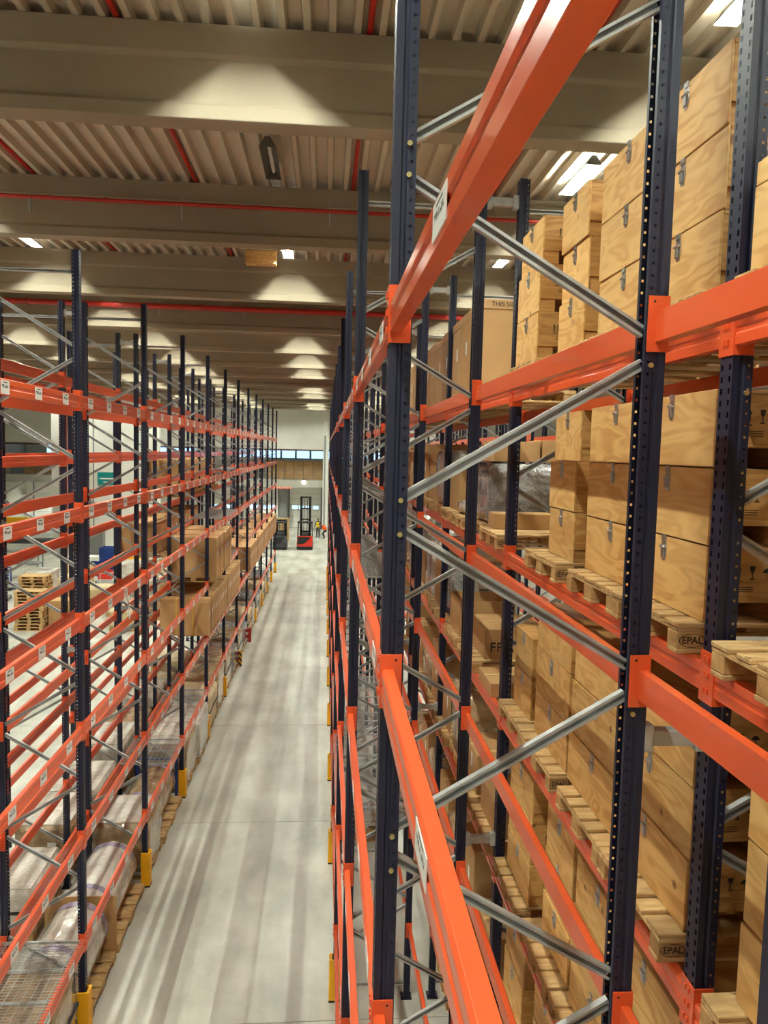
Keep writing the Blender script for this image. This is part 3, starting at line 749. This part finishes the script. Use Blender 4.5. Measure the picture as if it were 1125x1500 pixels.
def wrapped(x, y, z, d, wd, h, m, label, pal=True, near=False, bands=0, cat='wrapped load', paper=False, cap=False, sticker=None, group='stretch-wrapped loads'):
    global WS; WS += 1
    t = thing('wrapped_load', label, cat, (x, y, z), 0, group)
    if pal:
        sx, sy = d/1.2, wd/.8
        ob('load_pallet', PALLET_FAR, t, (0, 0, 0), scale=(sx, sy, 1))
    z0 = .1445 if pal else 0
    me = blob_box(d, wd, h, WS, .018); me.materials.append(m); ob('wrapped_body', me, t, (0, 0, z0))
    for i in range(bands):
        zz = z0+h*(i+1)/(bands+1); ob('band', MB().box(-.025, d+.025, -.025, wd+.025, zz-.02, zz+.02).mesh('band', BLACK), t)
    if cap: ob('top_sheet', MB().box(.04, d-.04, .04, wd-.04, z0+h, z0+h+.03).mesh('cap', FILMW, bevel=.01), t)
    if paper:
        ob('paper_label', MB().box(d*.6, d*.6+.16, -.03, -.026, z0+h*.45, z0+h*.45+.2).mesh('pl', WHITE), t)
    if sticker: ob('sticker', MB().box(d*.2, d*.2+.2, -.03, -.026, z0+h*.6, z0+h*.6+.12).mesh('st', sticker), t)
    return t
def roll(x, y, z, r, L, label, end=None, m=FILMW):
    """horizontal wrapped roll lying along y on a pallet"""
    t = thing('wrapped_roll', label, 'roll', (x, y, z), 0, 'wrapped rolls on floor pallets')
    ob('load_pallet', PALLET_FAR, t, (-.55, 0, 0), scale=(1.1/1.2, L/.8, 1))
    mb = MB(); nseg, ns = 20, 6
    from mathutils import noise
    rings = []
    prof = [(0., .1), (.0, .86), (.04, .97), (.1, 1.), (.5, 1.), (.9, 1.), (.96, .97), (1., .86), (1., .1)]
    for (f, rr) in prof:
        i0 = len(mb.v); rings.append(i0)
        for k in range(nseg):
            a = 2*math.pi*k/nseg; q = r*rr*(1+.03*noise.noise(Vector((math.cos(a)*2, math.sin(a)*2, f*5+x))))
            mb.v.append((math.cos(a)*q, f*L, .1445+r*.98+math.sin(a)*q*(1 if math.sin(a) > -.8 else .98)))
    for a, b in zip(rings, rings[1:]): mb.add([(a+k, a+(k+1) % nseg, b+(k+1) % nseg, b+k) for k in range(nseg)], 0)
    mb.add([tuple(rings[0]+k for k in range(nseg))[::-1], tuple(rings[-1]+k for k in range(nseg))], 0)
    ob('roll_body', mb.mesh('roll', m, smooth=True), t)
    for e in (.12, .88):
        ob('band', MB().cyl((0, e*L-.06, .1445+r*.98), (0, e*L+.06, .1445+r*.98), r*1.02, 24, caps=False).mesh('band', mat('violet_film', (150, 140, 168), .2, coat=.5) if 'violet_film' not in MATS else MATS['violet_film'], smooth=True), t)
    if end: ob('end_board', MB().box(-.55, .55, end-.02, end, .1445, .1445+r*2.0).mesh('board', CARD), t)
    return t
# floor bays of the left aisle rack
wrapped(-4.2, 6.75, 0, 1.0, 1.4, .95, CRTAN, 'tan wrapped load under the wire deck in the left aisle rack', bands=0)
wrapped(-4.2, 8.3, 0, 1.0, 1.45, 1.0, FILM, 'film-wrapped carton load at the bottom left corner of the aisle rack', bands=1)
roll(-3.72, 10.2, 0, .45, 1.35, 'white wrapped roll nearest the camera on a floor pallet', end=1.38)
roll(-3.72, 11.7, 0, .44, 1.7, 'second white wrapped roll on a floor pallet behind a cardboard sheet')
wrapped(-4.2, 13.75, 0, 1.02, 1.2, .95, FILM, 'brown film-wrapped carton load behind the white rolls', cap=True)
roll(-3.7, 15.05, 0, .42, 1.85, 'long grey wrapped roll beside the aisle, third on the floor', m=FILM)
wrapped(-4.2, 17.35, 0, 1.06, 1.5, 1.0, FILM, 'film-wrapped carton pallet under the wire deck', cap=True, paper=True)
wrapped(-4.2, 18.95, 0, 1.1, 1.6, .95, FILMW, 'white striped wrapped sheet stack on a dark pallet by the aisle', bands=0, cap=True)
t = thing('blue_pallet_frame', 'blue steel stand on the floor beside a yellow post guard', 'stand', (-3.3, 17.0, 0))
for yy in (0, .0): pass
ob('stand_leg', MB().box(-.03, .03, 0, .05, 0, .95).mesh('l', BLUE), t); ob('stand_leg', MB().box(-.9, -.84, 0, .05, 0, .95).mesh('l', BLUE), t); ob('stand_bar', MB().box(-.9, .03, .0, .05, .95, 1.).mesh('l', BLUE), t)
k = 0
for y0, wd, h, m in ((20.95, 1.5, .95, CRTAN), (22.6, 1.5, 1.1, FILM), (24.5, 1.6, 1.05, FILM), (26.3, 1.4, .8, FILMG), (28.1, 1.5, .9, FILM), (29.8, 1.4, .8, FILMG), (31.7, 1.5, 1., CRTAN), (33.3, 1.5, .9, FILM), (35.3, 1.5, 1., FILMG), (37, 1.4, .8, FILM), (38.8, 1.5, .9, CRTAN), (40.5, 1.4, 1., FILM), (42.4, 1.5, .9, FILMG)):
    k += 1
    wrapped(-4.2, y0, 0, 1.05, wd, h, m, 'wrapped floor load, %s beyond the white sheet stack in the left aisle rack' % ordw(k), bands=k % 2, paper=k % 3 == 0)
# floor of the outer left rack
wrapped(-5.62, 12.0, 0, 1.0, 1.35, .75, FILMW, 'white wrapped load with yellow sticker in the outer left rack', bands=1, sticker=MATS['yellow_plastic'], cap=True)
wrapped(-5.62, 13.8, 0, 1.0, 1.4, .9, FILM, 'wrapped brown boxes with a paper label in the outer left rack', paper=True, cap=True)
wrapped(-5.62, 15.4, 0, 1.0, 1.6, .8, FILMW, 'long white wrapped boards in the outer left rack', cap=True)
wrapped(-5.62, 17.4, 0, 1.0, 1.5, 1.0, FILMW, 'white plastic-covered load with brown base in the outer left rack', cap=True)
wrapped(-5.62, 19.1, 0, 1.0, 1.5, .85, FILM, 'wrapped brown cartons farther back in the outer left rack', paper=True)
wrapped(-5.62, 21.0, 0, 1.0, 1.6, 1.0, FILMW, 'pale wrapped load in the fourth bay of the outer left rack')
wrapped(-5.62, 22.7, 0, 1.0, 1.4, .8, FILM, 'brownish wrapped load in the fourth bay of the outer left rack', bands=1)
wrapped(-5.62, 24.6, 0, 1.0, 1.6, .9, CRTAN, 'tan wrapped load in the fifth bay of the outer left rack')
# rear right rack, third bay (second and third visible frames), lower levels
z4, z3, z2, z1, z0 = ZR[4], ZR[3], ZR[2], ZR[1], ZR[0]
pallet(1.63, 6.93, z4, 'bare pallet front beside the navy post, fifth level of rear right rack', True, brand=True)
carton(1.72, 7.42, z4+.145, .8, .3, .16, 'flat brown carton in front of the film-wrapped load on the fifth level', lidh=0, white=False)
wrapped(1.75, 7.82, z4, 1.02, .8, .66, FILMG, 'crumpled clear film-wrapped load on the fifth level of rear right rack', near=True, group='wrapped loads in the rear right rack')
carton(1.8, 7.9, z4+.145+.68, .5, .6, .22, 'brown carton lying on the film-wrapped load, left one', lidh=0, white=False)
carton(2.32, 7.9, z4+.145+.68, .42, .6, .24, 'brown carton lying on the film-wrapped load, right one', lidh=0, white=False)
pallet(1.63, 8.75, z4, 'pallet under crumpled white film, fifth level of rear right rack', True)
wrapped(1.7, 8.78, z4+.145, 1., .7, .16, FILMW, 'low white film-covered package on the fifth level', pal=False)
pallet(1.63, 9.62, z4, 'pallet under a tan carton, fifth level of rear right rack', True)
carton(1.75, 9.66, z4+.145, .9, .7, .62, 'plain tan carton beside the third frame, fifth level of rear right rack', lidh=0, white=False)
pallet(1.63, 8.0, z3, 'pallet under the carton printed FR, fourth level of rear right rack', True)
carton(1.8, 8.06, z3+.145, .7, .8, .34, 'brown carton printed FR on the fourth level of rear right rack', lidh=0, white=False, text=('FRA', .16, (.06, -.003, .08)))
carton(1.69, 7.2, z3, 1.12, .6, .14, 'flat dark carton lying beside the FR carton', lidh=0, white=False)
pallet(1.63, 9.0, z3, 'pallet under the open box, fourth level of rear right rack', True)
t = thing('open_box', 'open grey-brown box with flaps on the fourth level of rear right rack', 'box', (1.7, 9.05, z3+.145))
for nm, a in (('side_panel', (0,.02,0,.7,0,.45)), ('side_panel', (.68,.7,0,.7,0,.45)), ('end_panel', (.02,.68,0,.02,0,.45)), ('end_panel', (.02,.68,.68,.7,0,.45)), ('bottom', (.02,.68,.02,.68,0,.02))): ob(nm, MB().box(*a).mesh(nm, CARD), t)
wrapped(1.75, 9.85, z3, .9, .6, .7, FILMG, 'grey film-wrapped bundle beside the third frame, fourth level', group='wrapped loads in the rear right rack')
k = 0
for lv, y0, wd, h, kind in ((2, 6.95, .8, .75, 'c'), (2, 7.9, .8, .45, 'c'), (2, 8.8, .8, .85, 'w'), (2, 9.66, .75, .6, 'c'), (1, 6.95, .8, .5, 'c'), (1, 7.85, .8, .9, 'c'), (1, 8.75, .8, .6, 'w'), (1, 9.62, .8, .8, 'c'),
                            (0, 6.95, .8, .8, 'c'), (0, 7.9, .8, .6, 'w'), (0, 8.8, .8, .9, 'c'), (4, 10.7, .8, .8, 'w'), (4, 11.6, .8, .6, 'c'), (4, 12.6, .8, .9, 'c'), (3, 10.7, .8, .7, 'c'), (3, 11.6, .8, .9, 'w'), (3, 12.6, .8, .6, 'c'), (2, 10.7, .8, .9, 'c'), (2, 11.6, .8, .5, 'w'), (2, 12.6, .8, .8, 'c'),
                            (1, 10.7, .8, .7, 'w'), (1, 11.6, .8, .9, 'c'), (1, 12.6, .8, .6, 'w'), (4, 14.5, .8, .8, 'c'), (4, 15.6, .8, .9, 'w'), (3, 14.5, .8, .8, 'w'), (3, 15.6, .8, .6, 'c'), (2, 14.5, .8, .8, 'c'), (4, 18.4, .8, .8, 'c'), (3, 18.4, .8, .7, 'w'), (2, 18.4, .8, .8, 'c')):
    k += 1; by = ordw(int((y0-3.093)//BR_)+2)
    lab = 'on %s level, %s bay of rear right rack, %s' % (LEVEL[lv], by, ('near end', 'near middle', 'far middle', 'far end')[min(3, int(((y0-3.093) % BR_)/.9))])
    if kind == 'c':
        pallet(1.64, y0, ZR[lv], 'pallet under carton '+lab, y0 < 10)
        carton(1.74, y0+.05, ZR[lv]+.1445, .95, wd-.1, h, 'brown carton '+lab, 'cartons on the rear right rack', lidh=0, white=k % 2 == 0)
    else: wrapped(1.72, y0, ZR[lv], 1.05, wd, h, FILM if k % 2 else FILMW, 'film-wrapped load '+lab, group='wrapped loads in the rear right rack')
roll(1.3-.5, 15.0, 0, .32, 1.4, 'white wrapped roll on the floor of the right aisle rack')
# dark blue post close to the camera, lower right
t = thing('steel_post', 'dark blue steel post at the lower right edge near the camera', 'post', (1.06, 1.5, 0))
ob('post_shaft', MB().box(-.05, .05, -.05, .05, .012, 7.9).mesh('p', NAVY, bevel=.008), t); ob('foot_plate', MB().box(-.1, .1, -.1, .1, 0, .012).mesh('p', NAVY), t)

# ------------------------------------------------------------------ unseen fill lamps added under the mezzanine to brighten the far end
for i, x in enumerate((-26., -21., -6.5)):
    t = thing('trough_lamp', 'short added fill lamp under the mezzanine, %s from the left' % ordw(i+1), 'lamp', (x, 75.2, 4.22), math.pi/2, 'added fill lamps under the mezzanine')
    ob('housing', HM, t); ob('tube', TM, t); ob('hanger', HG, t)
# cartons stored on the mezzanine
k = 0
for x0, n_ in ((-29., 8), (-5.8, 7)):
    for tier in range(2):
        for i in range(n_):
            k += 1
            carton(x0+i*.92, 74.6+.03*(i % 2), 5.15+tier*.92, .88, .8, .9, 'brown carton on the mezzanine, %s, %s tier, %s group' % (ordw(i+1)+' from left', 'lower' if tier == 0 else 'upper', 'far left' if x0 < -20 else 'middle'), 'cartons stored on the mezzanine', lidh=0, white=False)
# ------------------------------------------------------------------ trucks at the end of the aisle
def wheel(t, x, y, r, wd, name='wheel'):
    w_ = ob(name, MB().cyl((x-wd/2, y, r), (x+wd/2, y, r), r, 16).mesh('wheel', BLACK), t)
    ob('hub', MB().cyl((x-wd/2-.005, y, r), (x+wd/2+.005, y, r), r*.5, 12).mesh('hub', GREY), w_)
def truck(x, y, paint, label, mast_h, body_w=1.3):
    t = thing('lift_truck', label, 'forklift', (x, y, 0), 0, 'lift trucks at the end of the aisle'); w2 = body_w/2
    ob('chassis', MB().prism([(0,.1),(1.5,.1),(1.5,.55),(1.1,.75),(0,.6)], 'x', -w2, w2).mesh('ch', DGREY, bevel=.03), t)
    ob('rear_hood', MB().prism([(-.05,.25),(.3,.25),(.4,1.1),(.1,1.12),(-.05,.7)], 'x', -w2+.02, w2-.02).mesh('hood', paint, bevel=.04), t)
    ob('hood_panel', MB().prism([(-w2*.9,.45),(-w2*.1,.5),(w2*.3,.72),(w2*.75,1.05),(-w2*.9,1.05)], 'y', -.08, -.03).mesh('hp', BLACK), t)
    ob('bumper', MB().box(-w2, w2, -.1, 0, .08, .28).mesh('bp', BLACK, bevel=.02), t)
    for sx in (-1, 1):
        for yy in (.15, 1.25): ob('guard_post', MB().bar((sx*(w2-.06), yy, .9), (sx*(w2-.1), yy+(.1 if yy < 1 else -.05), 2.15), .06, .06, (1,0,0)).mesh('gp', BLACK), t)
        wheel(t, sx*(w2-.14), .35, .2, .16); wheel(t, sx*(w2-.14), 1.35, .22, .18)
    r_ = ob('guard_roof', MB().box(-w2+.04, w2-.04, .15, 1.3, 2.15, 2.22).mesh('gr', BLACK, bevel=.01), t)
    for i in range(5): ob('roof_bar', MB().box(-w2+.15+i*.24, -w2+.2+i*.24, .2, 1.25, 2.22, 2.26).mesh('rb', BLACK), r_)
    ob('seat', MB().box(-.25, .25, .5, .95, .75, .9).box(-.25, .25, .42, .52, .85, 1.4).mesh('seat', DGREY, bevel=.03), t)
    ob('steering_console', MB().box(-.3, .3, 1.1, 1.25, .75, 1.3).mesh('sc', DGREY, bevel=.03), t)
    for sx in (-1, 1):
        ob('mast_rail', MB().box(sx*.36-.1, sx*.36+.1, 1.5, 1.7, .05, mast_h).mesh('mr', BLACK, bevel=.01), t)
        ob('mast_chain', MB().box(sx*.14-.03, sx*.14+.03, 1.52, 1.6, .3, mast_h-.2).mesh('mc', GREY), t)
        ob('fork', MB().box(sx*.3-.05, sx*.3+.05, 1.7, 2.8, .06, .1).box(sx*.3-.05, sx*.3+.05, 1.7, 1.76, .06, .7).mesh('fork', DGREY), t)
    for z in (.3, 1.3, 2.3, 3.2, mast_h-.12):
        if z < mast_h: ob('mast_crossbar', MB().box(-.42, .42, 1.48, 1.52, z, z+.12).mesh('mcb', BLACK), t)
    ob('load_backrest', MB().box(-.5, .5, 1.68, 1.72, .7, .74).box(-.5, .5, 1.68, 1.72, 1.1, 1.14).mesh('lb', DGREY), t)
    return t
truck(-1.55, 60.6, REDV, 'red reach truck with tall black mast standing at the aisle end', 4.25)
truck(-3.55, 60.4, DGREY, 'dark grey forklift beside the left rack at the aisle end', 2.3, 1.15)
t = thing('pallet_stack', 'stack of pallets behind the dark forklift', 'pallet stack', (-4.3, 66., 0))
for i in range(14): ob('pallet', PALLET_FAR, t, (0, 0, i*.1445))
# ------------------------------------------------------------------ people
def person(x, y, rz, label, joints, vest):
    """joints: dict name->(x,y,z) in local metres; body grown with a Skin modifier as one surface"""
    J = joints
    E = [('pelvis','waist',.15,.13),('waist','chest',.13,.16),('chest','neck',.16,.065),('neck','head0',.065,.08),
         ('chest','shL',.16,.07),('shL','elL',.062,.05),('elL','haL',.05,.035),('haL','fiL',.04,.02),('chest','shR',.16,.07),('shR','elR',.062,.05),('elR','haR',.05,.035),('haR','fiR',.04,.02),
         ('pelvis','hipL',.15,.1),('hipL','knL',.1,.07),('knL','anL',.07,.05),('anL','toL',.05,.045),('pelvis','hipR',.15,.1),('hipR','knR',.1,.07),('knR','anR',.07,.05),('anR','toR',.05,.045)]
    names = ['pelvis']+[e[1] for e in E]; idx = {n_: i for i, n_ in enumerate(names)}
    rad = {'pelvis': .15}
    for a, b, ra, rb_ in E: rad[b] = rb_
    me = bpy.data.meshes.new('body'); me.from_pydata([J[n_] for n_ in names], [(idx[a], idx[b]) for a, b, _, _ in E], [])
    me.materials.append(FAB_D)
    t = thing('person', label, 'person', (x, y, 0), rz, 'people at the end of the hall')
    b = ob('body', me, t)
    sk = b.modifiers.new('skin', 'SKIN'); sk.use_smooth_shade = True
    for i, n_ in enumerate(names):
        v = me.skin_vertices[0].data[i]; v.radius = (rad[n_], rad[n_]); v.use_root = n_ == 'pelvis'
    b.modifiers.new('sub', 'SUBSURF').levels = 1; b.modifiers['sub'].render_levels = 2
    def sph(name, c, r, m, sc=(1,1,1)):
        bm = bmesh.new(); bmesh.ops.create_uvsphere(bm, u_segments=12, v_segments=8, radius=r); mm = bpy.data.meshes.new(name); bm.to_mesh(mm); bm.free()
        mm.materials.append(m); mm.polygons.foreach_set('use_smooth', [True]*len(mm.polygons)); return ob(name, mm, t, c, scale=sc)
    h = Vector(J['head0']); d = (h-Vector(J['neck'])).normalized()
    hd = sph('head', h+d*.06, .105, SKIN, (.88, 1, 1.15)); sph('hair', h+d*.1+Vector((0, -.025, 0)), .11, HAIR, (.92, 1, .95))
    ob('nose', MB().cyl((0,.09,-.01), (0,.125,-.02), .018, 6, .008).mesh('nose', SKIN), hd)
    for sx in (-1, 1):
        ob('ear', MB().box(sx*.1-.01, sx*.1+.01, -.02, .02, -.03, .03).mesh('ear', SKIN, bevel=.006), hd)
        ob('eye', MB().cyl((sx*.036,.09,.02), (sx*.036,.1,.02), .012, 6).mesh('eye', BLACK), hd)
    ob('mouth', MB().box(-.025, .025, .09, .1, -.06, -.05).mesh('mouth', REDV), hd)
    for hn, f in (('haL', 'fiL'), ('haR', 'fiR')):
        p, q = Vector(J[hn]), Vector(J[f]); dd = (q-p).normalized(); side = dd.cross(Vector((0, 1, 0))).normalized() if abs(dd.y) < .9 else Vector((1, 0, 0))
        m_ = MB().bar(p, p+dd*.09, .08, .03, tuple(dd.cross(side)))
        for i, ln in enumerate((.07, .08, .075, .06)): o_ = side*(.03-.02*i); m_.bar(p+dd*.085+o_, p+dd*(.085+ln)+o_*1.2, .016, .016, tuple(dd.cross(side)))
        m_.bar(p+dd*.03+side*.04, p+dd*.08+side*.075, .018, .018, tuple(dd.cross(side)))
        ob('hand', m_.mesh('hand', SKIN, bevel=.004), t)
    a, c = Vector(J['waist']), Vector(J['chest']); n_ = Vector(J['neck']); mid = c+(n_-c)*.55
    vm = MB(); vm.cyl(Vector(J['pelvis'])+Vector((0,0,.02)), a, .2, 12, .19, False); vm.cyl(a, c, .19, 12, .225, False); vm.cyl(c, mid, .225, 12, .13, False)
    ob('vest', vm.mesh('vest', vest, smooth=True), t)
    return t
stand = dict(pelvis=(0,0,.95), waist=(0,0,1.12), chest=(0,0,1.36), neck=(0,0,1.53), head0=(0,.02,1.6), shL=(-.21,0,1.43), elL=(-.27,.04,1.15), haL=(-.25,.18,.95), fiL=(-.24,.24,.88), shR=(.21,0,1.43), elR=(.3,.05,1.16), haR=(.26,.22,1.0), fiR=(.24,.3,.97),
             hipL=(-.1,0,.92), knL=(-.11,.03,.5), anL=(-.12,0,.09), toL=(-.13,.16,.045), hipR=(.1,0,.92), knR=(.12,.04,.5), anR=(.13,0,.09), toR=(.15,.16,.045))
bend = dict(pelvis=(0,-.15,.8), waist=(0,-.02,.95), chest=(0,.16,1.1), neck=(0,.32,1.2), head0=(0,.38,1.24), shL=(-.2,.22,1.12), elL=(-.25,.38,.88), haL=(-.2,.5,.66), fiL=(-.19,.55,.6), shR=(.2,.22,1.12), elR=(.25,.4,.9), haR=(.2,.54,.68), fiR=(.19,.6,.62),
            hipL=(-.1,-.14,.78), knL=(-.13,.14,.46), anL=(-.12,-.06,.09), toL=(-.13,.1,.045), hipR=(.1,-.14,.78), knR=(.14,.14,.46), anR=(.13,-.04,.09), toR=(.15,.12,.045))
person(-.55, 69.4, 2.6, 'person in a yellow vest standing near the white pillar', stand, FAB_Y)
person(.02, 68.6, 1.4, 'person in an orange vest bending forward beside the right rack', bend, FAB_O)
# ------------------------------------------------------------------ work area left of the racks
t = thing('pallet_stack', 'tall stack of bare pallets in the open area left of the racks', 'pallet stack', (-13.3, 33.0, 0))
for i in range(12): ob('pallet', PALLET_FAR, t, (random.uniform(-.03,.03), random.uniform(-.02,.02), i*.1445))
t = thing('pallet_stack', 'leaning second stack of pallets behind the tall stack', 'pallet stack', (-13.6, 34.3, 0))
for i in range(15): ob('pallet', PALLET_FAR, t, (random.uniform(-.03,.03), random.uniform(-.02,.02), i*.1445))
carton(-12.0, 33.4, 0, .95, .9, 1.25, 'big brown carton with white label on the floor beside the pallet stack', 'goods in the open work area', lidh=0)
carton(-11.9, 34.7, 0, .95, .9, 1.5, 'big brown carton behind the labelled one in the work area', 'goods in the open work area', lidh=0)
for i, (x, y, d, wd, h, m, nm) in enumerate((
    (-14.6, 36.5, 1.2, 1.2, 1.1, FILMW, 'white covered pile'), (-13.2, 38., 1.2, 1.6, 1.3, CRTAN, 'cream bagged pile'), (-11.6, 37.2, 1.2, 1.2, 1.0, CRTAN, 'tan bagged pile'),
    (-15.8, 40.5, 1.3, 1.6, 1.2, FILMW, 'wide white wrapped pile'), (-14., 41.5, 1.2, 1.2, 1.4, CRTAN, 'tall cream pile'), (-10.3, 36., 1.2, 2.4, 1.1, FILMW, 'long white sack pile'),
    (-10.2, 39.5, 1.2, 2., 1.0, FILMW, 'low white sack pile'), (-9., 42., 1.2, 1.6, 1.2, CRTAN, 'cream boxes pile'), (-8.6, 46., 1.2, 2., 1.1, FILMW, 'pale wrapped boards'),
    (-17.5, 37.5, 1.2, 1.4, .8, CRTAN, 'low tan pile'), (-8.2, 35.2, 1.1, 1.6, .9, FILM, 'brown film-wrapped boxes'), (-16.2, 35., 1.2, 1.2, 1.2, FILM, 'brown wrapped boxes beside the pallets'),
    (-8.4, 38.4, 1.1, 1.6, 1.3, FILM, 'tall brown wrapped boxes'), (-12.2, 45.2, 1.2, 1.4, 1.0, FILMW, 'white pile before the blue bins'), (-10.4, 49.5, 1.2, 1.8, 1.2, CRTAN, 'far cream pile'),
    (-19.6, 40.2, 1.2, 1.4, 1.3, FILM, 'far left brown wrapped pile'), (-18.8, 34.2, 1.2, 1.2, 1.0, FILMW, 'far left white pile'), (-8.5, 50.5, 1.2, 1.8, 1.1, FILM, 'distant brown wrapped pile'), (-11.5, 53., 1.2, 1.8, 1.3, FILMW, 'distant white wrapped pile'), (-9.3, 33., 1.1, 1.4, .8, CRTAN, 'small tan pile near the racks'))):
    wrapped(x, y, 0, d, wd, h, m, nm+' on the floor of the open work area', group='goods in the open work area', bands=0)
def trolley(x, y, rz, label):
    t = thing('tube_trolley', label, 'trolley', (x, y, 0), rz, 'white tube trolleys in the work area')
    for sx in (-.45, .45):
        ob('handle_tube', MB().cyl((sx, 0, .2), (sx, 0, 1.25), .02, 8).mesh('tb', WHITE), t)
        ob('caster', MB().cyl((sx-.02, 0, .08), (sx+.02, 0, .08), .08, 10).mesh('cs', BLACK), t); ob('caster', MB().cyl((sx-.02, 1.1, .08), (sx+.02, 1.1, .08), .08, 10).mesh('cs', BLACK), t)
    ob('top_tube', MB().cyl((-.45, 0, 1.25), (.45, 0, 1.25), .02, 8).mesh('tb', WHITE), t); ob('mid_tube', MB().cyl((-.45, 0, .8), (.45, 0, .8), .015, 8).mesh('tb', WHITE), t)
    ob('platform', MB().box(-.5, .5, -.05, 1.2, .16, .2).mesh('pf', GREY, bevel=.01), t)
trolley(-16.5, 38.9, .2, 'white tube trolley nearest the pallet stack'); trolley(-17.6, 42.2, -.3, 'white tube trolley farther back in the work area'); trolley(-12.3, 43.6, .5, 'white tube trolley beside the cream pile')
def bench(x, y, L, label, m=GREY):
    t = thing('work_table', label, 'table', (x, y, 0), 0, 'work tables in the open area')
    ob('table_top', MB().box(0, L, 0, .9, .85, .92).mesh('tt', m, bevel=.01), t)
    for a in (.05, L-.05):
        for b in (.05, .85): ob('leg', MB().box(a-.03, a+.03, b-.03, b+.03, 0, .85).mesh('lg', GREY), t)
bench(-19.5, 46, 2.4, 'grey work table in the open area, nearer one'); bench(-16.4, 49, 2.2, 'white work table in the open area beside the blue crates', WHITE); bench(-21.5, 51, 2.6, 'grey work table farthest left in the open area')
def bin_(x, y, d, wd, h, m, label):
    t = thing('storage_bin', label, 'bin', (x, y, 0), 0, 'plastic bins in the work area')
    for a in (0, wd-.03): ob('bin_wall', MB().box(0, d, a, a+.03, 0, h).mesh('bw', m), t)
    for a in (0, d-.03): ob('bin_side', MB().box(a, a+.03, .03, wd-.03, 0, h).mesh('bw', m), t)
    ob('bin_bottom', MB().box(.03, d-.03, .03, wd-.03, .05, .08).mesh('bb', m), t); ob('rim', MB().box(-.02, d+.02, -.03, 0, h-.08, h).mesh('rim', m), t)
bin_(-14.6, 47., 1.2, 1., .8, BLUE, 'blue plastic bin on the floor, nearest in the work area'); bin_(-13.2, 47.4, 1.2, 1., .8, BLUE, 'blue plastic bin beside the nearest blue one')
bin_(-14.4, 49., 1.2, 1., 1.5, BLUE, 'tall blue container behind the blue bins'); bin_(-13.6, 46., .8, .6, .5, REDV, 'small red bin in front of the blue bins')
bin_(-14.6, 54.4, 1.6, 1.2, 1.9, MATS['yellow_plastic'], 'tall yellow container in the work area'); bin_(-18.8, 44.2, .7, .5, .9, BLUE, 'small blue box by the work tables')
t = thing('yellow_machine', 'long yellow machine frame far back in the work area', 'machine', (-24.6, 57., 0))
ob('machine_beam', MB().box(0, 6.5, 0, .5, 1.9, 2.6).mesh('b', YMACH, bevel=.03), t)
for x in (.2, 5.9): ob('machine_leg', MB().box(x, x+.4, 0, .5, 0, 1.9).mesh('l', YMACH, bevel=.02), t)
ob('machine_table', MB().box(.6, 5.9, -.3, .9, .7, 1.).mesh('t', DGREY, bevel=.02), t)
t = thing('control_cabinet', 'grey control cabinet beside the yellow machine', 'cabinet', (-17.6, 56., 0))
ob('cabinet_body', MB().box(0, 1.4, 0, .7, 0, 1.9).mesh('b', GREY, bevel=.02), t); ob('cabinet_door', MB().box(.05, .68, -.02, 0, .1, 1.8).mesh('d', GREY, bevel=.005), t); ob('cabinet_door', MB().box(.72, 1.35, -.02, 0, .1, 1.8).mesh('d', GREY, bevel=.005), t); ob('screen', MB().box(.2, .5, -.03, -.02, 1.2, 1.5).mesh('s', BLACK), t)

# tangled white plastic strip hanging over a beam of the left aisle rack
pts = [(-3.2, 12.02, 5.876), (-3.15, 12.05, 5.88), (-3.13, 12.1, 5.72), (-3.12, 12.2, 5.58), (-3.12, 12.12, 5.45), (-3.12, 12.25, 5.38), (-3.12, 12.3, 5.5), (-3.12, 12.22, 5.34)]
ps = MB()
for a, b in zip(pts, pts[1:]): ps.cyl(a, b, .012, 6)
tag(ob('plastic_strip', ps.mesh('strip', FILMW)), 'tangled white plastic strip hanging over a left aisle rack beam', 'plastic strip')
